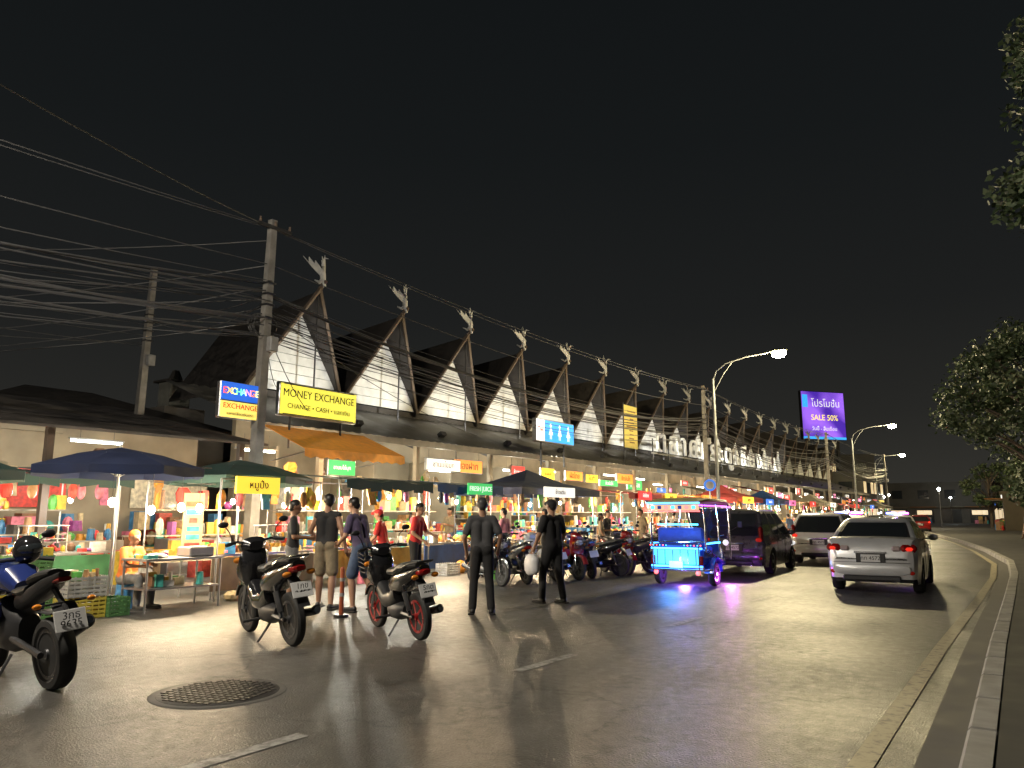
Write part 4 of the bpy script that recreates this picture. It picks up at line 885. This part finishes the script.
    b.box(Vector((J['anL'].x-.02,J['anL'].y+.06,.012)),(.095,.29,.024),blackp,bev=.01);b.box(Vector((J['anR'].x+.02,J['anR'].y+.06,.012)),(.095,.29,.024),blackp,bev=.01)
    if prop: prop(b,J)
    ob=b.build(name,(loc[0],loc[1],loc[2] if len(loc)>2 else 0),rad(a),smooth=60);ob.scale=(S,S,S)
    return ob
blk=cl("black",(.02,.02,.022));chc=cl("charcoal",(.06,.06,.065));nav=cl("navy",(.03,.04,.09));khk=cl("khaki",(.22,.18,.12));red=cl("red",(.5,.03,.03));org=cl("orange",(.6,.16,.03));wh=cl("white",(.5,.5,.48));pur=cl("purple",(.08,.06,.12));dn=cl("denim",(.06,.09,.16));grn=cl("green",(.05,.18,.09));pk=cl("pink",(.4,.16,.2));gy2=cl("grey",(.16,.16,.16))
bagm=M("plastic_bag",(.8,.8,.82),.35,noise=.1)
def bag(b,J):
    w=J['wrL'];b.tube([w+Vector((0,.02,-.05)),w+Vector((0,.05,-.15))],.010,bagm,5);b.sloft([(w.y-.13,w.z-.30,.08,.2),(w.y-.06,w.z-.29,.18,.34),(w.y+.08,w.z-.29,.20,.36),(w.y+.18,w.z-.30,.07,.22)],bagm,x=w.x-.04)
person((-7.25,9.54),38,1.76,chc,blk,res=.013,hair=M("hair_grey",(.05,.05,.05),.5),arms={'L':((-.27,-.04,1.13),(-.24,.10,.92)),'R':((.28,-.04,1.14),(.25,.10,.93))},legs={'L':((-.12,.03,.5),(-.14,-.02,.08)),'R':((.11,.01,.5),(.14,-.06,.08))})
person((-7.13,11.41),75,1.76,blk,blk,girth=1.22,res=.013,prop=bag,cap=blk,arms={'L':((-.31,.0,1.13),(-.30,.12,.93)),'R':((.27,-.02,1.13),(.28,.12,.93))},legs={'L':((-.13,.1,.5),(-.13,.12,.08)),'R':((.12,-.03,.5),(.13,-.12,.08))})
person((-10.3,8.35),-40,1.74,blk,gy2,long=False,res=.014,arms={'L':((-.24,.02,1.13),(-.15,.25,1.1)),'R':((.24,.02,1.13),(.15,.25,1.12))},skin=1)
person((-9.75,8.6),25,1.84,blk,khk,long=False,sleeve='none',res=.014,lookyaw=40,legs={'L':((-.12,.06,.5),(-.14,.1,.08)),'R':((.12,-.02,.5),(.15,-.12,.08))},arms={'L':((-.3,.05,1.15),(-.2,.2,1.0)),'R':((.27,-.05,1.13),(.29,.05,.9))})
person((-9.05,8.72),100,1.80,pur,dn,long=False,lean=14,res=.014,legs={'L':((-.12,.1,.5),(-.16,.02,.08)),'R':((.12,-.0,.5),(.17,-.2,.08))},arms={'L':((-.25,.08,1.15),(-.12,.30,1.1)),'R':((.26,.06,1.13),(.18,.28,.98))})
person((-11.1,11.3),120,1.62,red,chc,lean=10,cap=red,res=.016,arms={'L':((-.25,.1,1.15),(-.1,.3,1.05)),'R':((.25,.1,1.15),(.1,.3,1.05))})
person((-10.6,11.7),-70,1.74,red,blk,res=.016,arms={'L':((-.24,.1,1.16),(-.1,.32,1.12)),'R':((.25,.02,1.13),(.2,.25,1.0))},lean=6)
def stool(b,J): b.cyl((0,0,.0),(0,0,.40),.17,GM[4],r1=.14,n=14)
person((-12.45,6.75),-75,1.7,org,gy2,sit=True,res=.016,lean=8,hair=org,arms={'L':((-.24,.15,1.18),(-.1,.4,1.22)),'R':((.24,.15,1.18),(.1,.4,1.2))},prop=stool)
person((-.25,24.7,.13),160,1.7,chc,khk,long=False,res=.022)
cols=[red,wh,nav,blk,grn,pk,org,gy2,dn,khk]
spots=[(-11.6,15.2),(-11.4,16.2),(-11.8,18.6),(-11.2,20.6),(-11.7,22),(-11,23.6),(-11.4,26.8),(-11.2,29.2),(-10.8,31),(-11.2,38.3),(-10.8,40),(-11.2,43),(-10.5,47),(-11,49),(-11,53),(-14.8,10.8),(-15.4,16.9),(-15.6,19),(-15.2,23.5),(-15.4,28),(-15.4,12.4),(-15,33),(-11.5,34.5),(-14.9,5.2)]
for i,(x,y) in enumerate(spots):
    sh=random.choice(cols);dx=random.uniform(.1,.25)
    person((x+random.uniform(-.2,.2),y),random.choice([80,100,60,-60,-90,0,180,150]),random.uniform(1.55,1.76),sh,random.choice([blk,dn,gy2,khk]),long=random.random()<.55,res=.024,skin=random.randrange(3),lean=random.choice([0,0,5,10]),longhair=random.random()<.35,
      arms={'L':((-.24,.08,1.14),(-.12,.1+dx,1.0+dx)),'R':((.25,.0,1.13),(.24,.12,.92))} if random.random()<.6 else None,legs={'L':((-.11,.08,.5),(-.12,.1,.08)),'R':((.11,-.0,.5),(.12,-.1,.08))} if random.random()<.5 else None)
# ------------------------------------------------------------ bollards, sign
g=MB();cr_=M("bollard_orange",(.35,.08,.03),.5);g.cyl((0,0,0),(0,0,.04),.11,blackp,n=16);g.cyl((0,0,.04),(0,0,.70),.035,cr_,r1=.033,n=12);g.ell((0,0,.70),.034,cr_,12,6)
for z in(.3,.52): g.cyl((0,0,z),(0,0,z+.05),.038,M("reflective",(.3,.3,.3),.3),n=12)
b0=g.build("traffic_bollard",(-8.75,8.05,0));inst("traffic_bollard",b0,(-9.7,25,0))
g=MB();g.cyl((0,0,0),(0,0,2.9),.03,steel,n=8);g.cyl((.03,0,2.6),(.05,0,2.6),.22,M("sign_blue",(.03,.1,.4),.4),n=24);g.cyl((.051,0,2.6),(.055,0,2.6),.15,M("sign_whiteface",(.7,.7,.7),.4),n=24)
g.build("traffic_sign",(-10.2,27.5,0),rad(-60))
# ------------------------------------------------------------ trees
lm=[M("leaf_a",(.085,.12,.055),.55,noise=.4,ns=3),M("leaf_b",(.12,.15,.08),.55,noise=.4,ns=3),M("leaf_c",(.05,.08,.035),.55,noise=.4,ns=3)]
bark=M("bark",(.10,.075,.055),.9,noise=.4,ns=10,bump=.5)
def tree(loc,h,cz0,rx,n,seed,ls=.12,nc=40):
    rnd=random.Random(seed);g=MB()
    g.tube([(0,0,0),(.05,.05,h*.25),(-.05,.1,h*.5),(.05,0,h*.8)],[.2,.16,.12,.05],bark,9)
    cl_=[]
    for k in range(nc):
        a=rnd.uniform(0,6.28);z=cz0+(h-cz0)*((k+.5)/nc);f=1-abs((z-(cz0+h)/2)/((h-cz0)/2))**2.6;r=rx*(.35+.65*f)*rnd.uniform(.45,1.0)**.6
        p=Vector((r*math.cos(a),r*math.sin(a),z));s0=Vector((0,0,max(cz0*.6,z-rx*.7)));md_=s0.lerp(p,.5)+Vector((0,0,.15))
        g.tube([s0,md_,p],[.055,.035,.012],bark,5)
        cl_.append((p,rnd.uniform(.35,.8)))
    for p,r in cl_:
        for _ in range(n//len(cl_)):
            d=Vector((rnd.gauss(0,1),rnd.gauss(0,1),rnd.gauss(0,.7)));d=d.normalized()*r*rnd.random()**.45;c=p+d;l=ls*rnd.uniform(.6,1.4)
            u=Vector((rnd.gauss(0,1),rnd.gauss(0,1),rnd.gauss(0,.6))).normalized();w_=u.cross(Vector((rnd.gauss(0,1),rnd.gauss(0,1),rnd.gauss(0,1)))).normalized()*l*.28
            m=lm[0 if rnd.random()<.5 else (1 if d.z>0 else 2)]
            g.add([c-u*l*.5,c+w_,c+u*l*.5,c-w_],[(0,1,2,3)],m)
    return g.build("tree",loc,smooth=0)
tree((2.35,14.2,.12),10.4,3.9,2.35,34000,3,.13,90)
tree((.75,26.0,.12),6.7,1.9,2.9,30000,5,.14,80)
tree((3.5,36,.12),7.5,2.6,3.2,7000,8,.22)
tree((-33,96,0),11,4,5,5000,9,.4)
# ------------------------------------------------------------ far buildings
def shophouse(x,y,lx,ly,floors,seed,rz=0,lit=.3):
    rnd=random.Random(seed);g=MB();H=3.3*floors;c=rnd.choice([(.10,.095,.085),(.07,.065,.06),(.12,.1,.07)])
    wm=M("shophouse_wall_%d"%seed,c,.85,noise=.25,ns=.6);win=M("window_dark",(.03,.035,.04),.15);wl=M("window_lit",(.9,.7,.4),.4,emit=.7,ec=(1,.75,.4),noise=.2);sh=M("shop_lit",(.9,.8,.6),.4,emit=.8,ec=(1,.78,.48),noise=.5,ns=2)
    g.box((0,0,H/2),(lx,ly,H),wm);g.box((0,0,H+.15),(lx+.4,ly+.4,.3),wm)
    nb=max(2,int(ly/4));bw=ly/nb
    for k in range(nb):
        yy=-ly/2+bw*(k+.5);g.box((lx/2+.02,yy,1.35),(.06,bw*.8,2.4),sh if rnd.random()<.6 else win);g.box((lx/2+.7,yy,2.95),(1.4,bw*.96,.06),rnd.choice(canv));goods(g,lx/2+.2,lx/2+.8,yy-bw*.35,yy+bw*.35,0,8,(.3,.6),(.5,1.1))
        g.box((lx/2+.08,yy,3.2),(.1,bw*.7,.5),emat("sign_"+rnd.choice(["yellow","red","white","blue"]),(1,1,1),.9))
        for f in range(1,floors):
            for q in(-.25,.25): g.box((lx/2+.02,yy+q*bw,3.3*f+1.6),(.06,bw*.3,1.4),wl if rnd.random()<lit else win);g.box((lx/2+.05,yy+q*bw,3.3*f+.85),(.14,bw*.36,.08),wm)
    nb=max(2,int(lx/4));bw=lx/nb
    for k in range(nb):
        xx=-lx/2+bw*(k+.5);on=rnd.random()<.3
        g.box((xx,-ly/2-.02,1.35),(bw*.7,.06,2.2),win);g.box((xx,-ly/2-.6,2.8),(bw*.96,1.2,.06),rnd.choice(canv))
        if on:
            g.box((xx,-ly/2-.06,1.9),(bw*.55,.03,.7),sh);goods(g,xx-bw*.3,xx+bw*.3,-ly/2-.8,-ly/2-.3,0,7,(.3,.6),(.5,1.4))
        for f in range(1,floors): g.box((xx,-ly/2-.02,3.3*f+1.6),(bw*.4,.06,1.4),wl if rnd.random()<lit*.5 else win)
    g.build("shophouse",(x,y,0),rz,smooth=0)
shophouse(-24,108,12,14,2,1);shophouse(-27,124,12,14,3,2,rad(15));shophouse(-34,142,12,18,2,3,rad(25))
shophouse(-14,150,16,12,2,4,rad(-5));shophouse(4,118,14,30,2,5,PI);shophouse(1,88,8,14,1,6,PI);shophouse(10,160,20,12,2,7);shophouse(-60,170,30,12,3,8)
for (x,y,c) in((-19,104,(1,.8,.5)),(-17.5,116,(1,.9,.7)),(-20,128,(1,.8,.5)),(-9,92,(1,.85,.6)),(-12,138,(.9,1,1))):
    g=MB();g.cyl((0,0,0),(0,0,4.2),.05,dsteel,n=6);g.ell((0,0,4.2),.16,bulbw,10,8);o=g.build("globe_lamp",(x,y,0));light("shop_light",(0,0,3.9),300,c,.15,o)
tree((2.5,58,.12),6.5,2.2,2.8,5000,12,.25);tree((0,74,.12),6,2.2,2.8,4000,13,.28);tree((-5,102,.1),7,2.5,3,4000,14,.3)
g=MB()
for k in range(26):
    y=16+k*1.2;g.cyl((4.2,y,.12),(4.2,y,1.3),.03,dsteel,n=6)
for z in(.5,.9,1.3): g.cyl((4.2,16,z),(4.2,46,z),.022,dsteel,n=6)
g.build("metal_fence")
print("T",time.time()-T0)
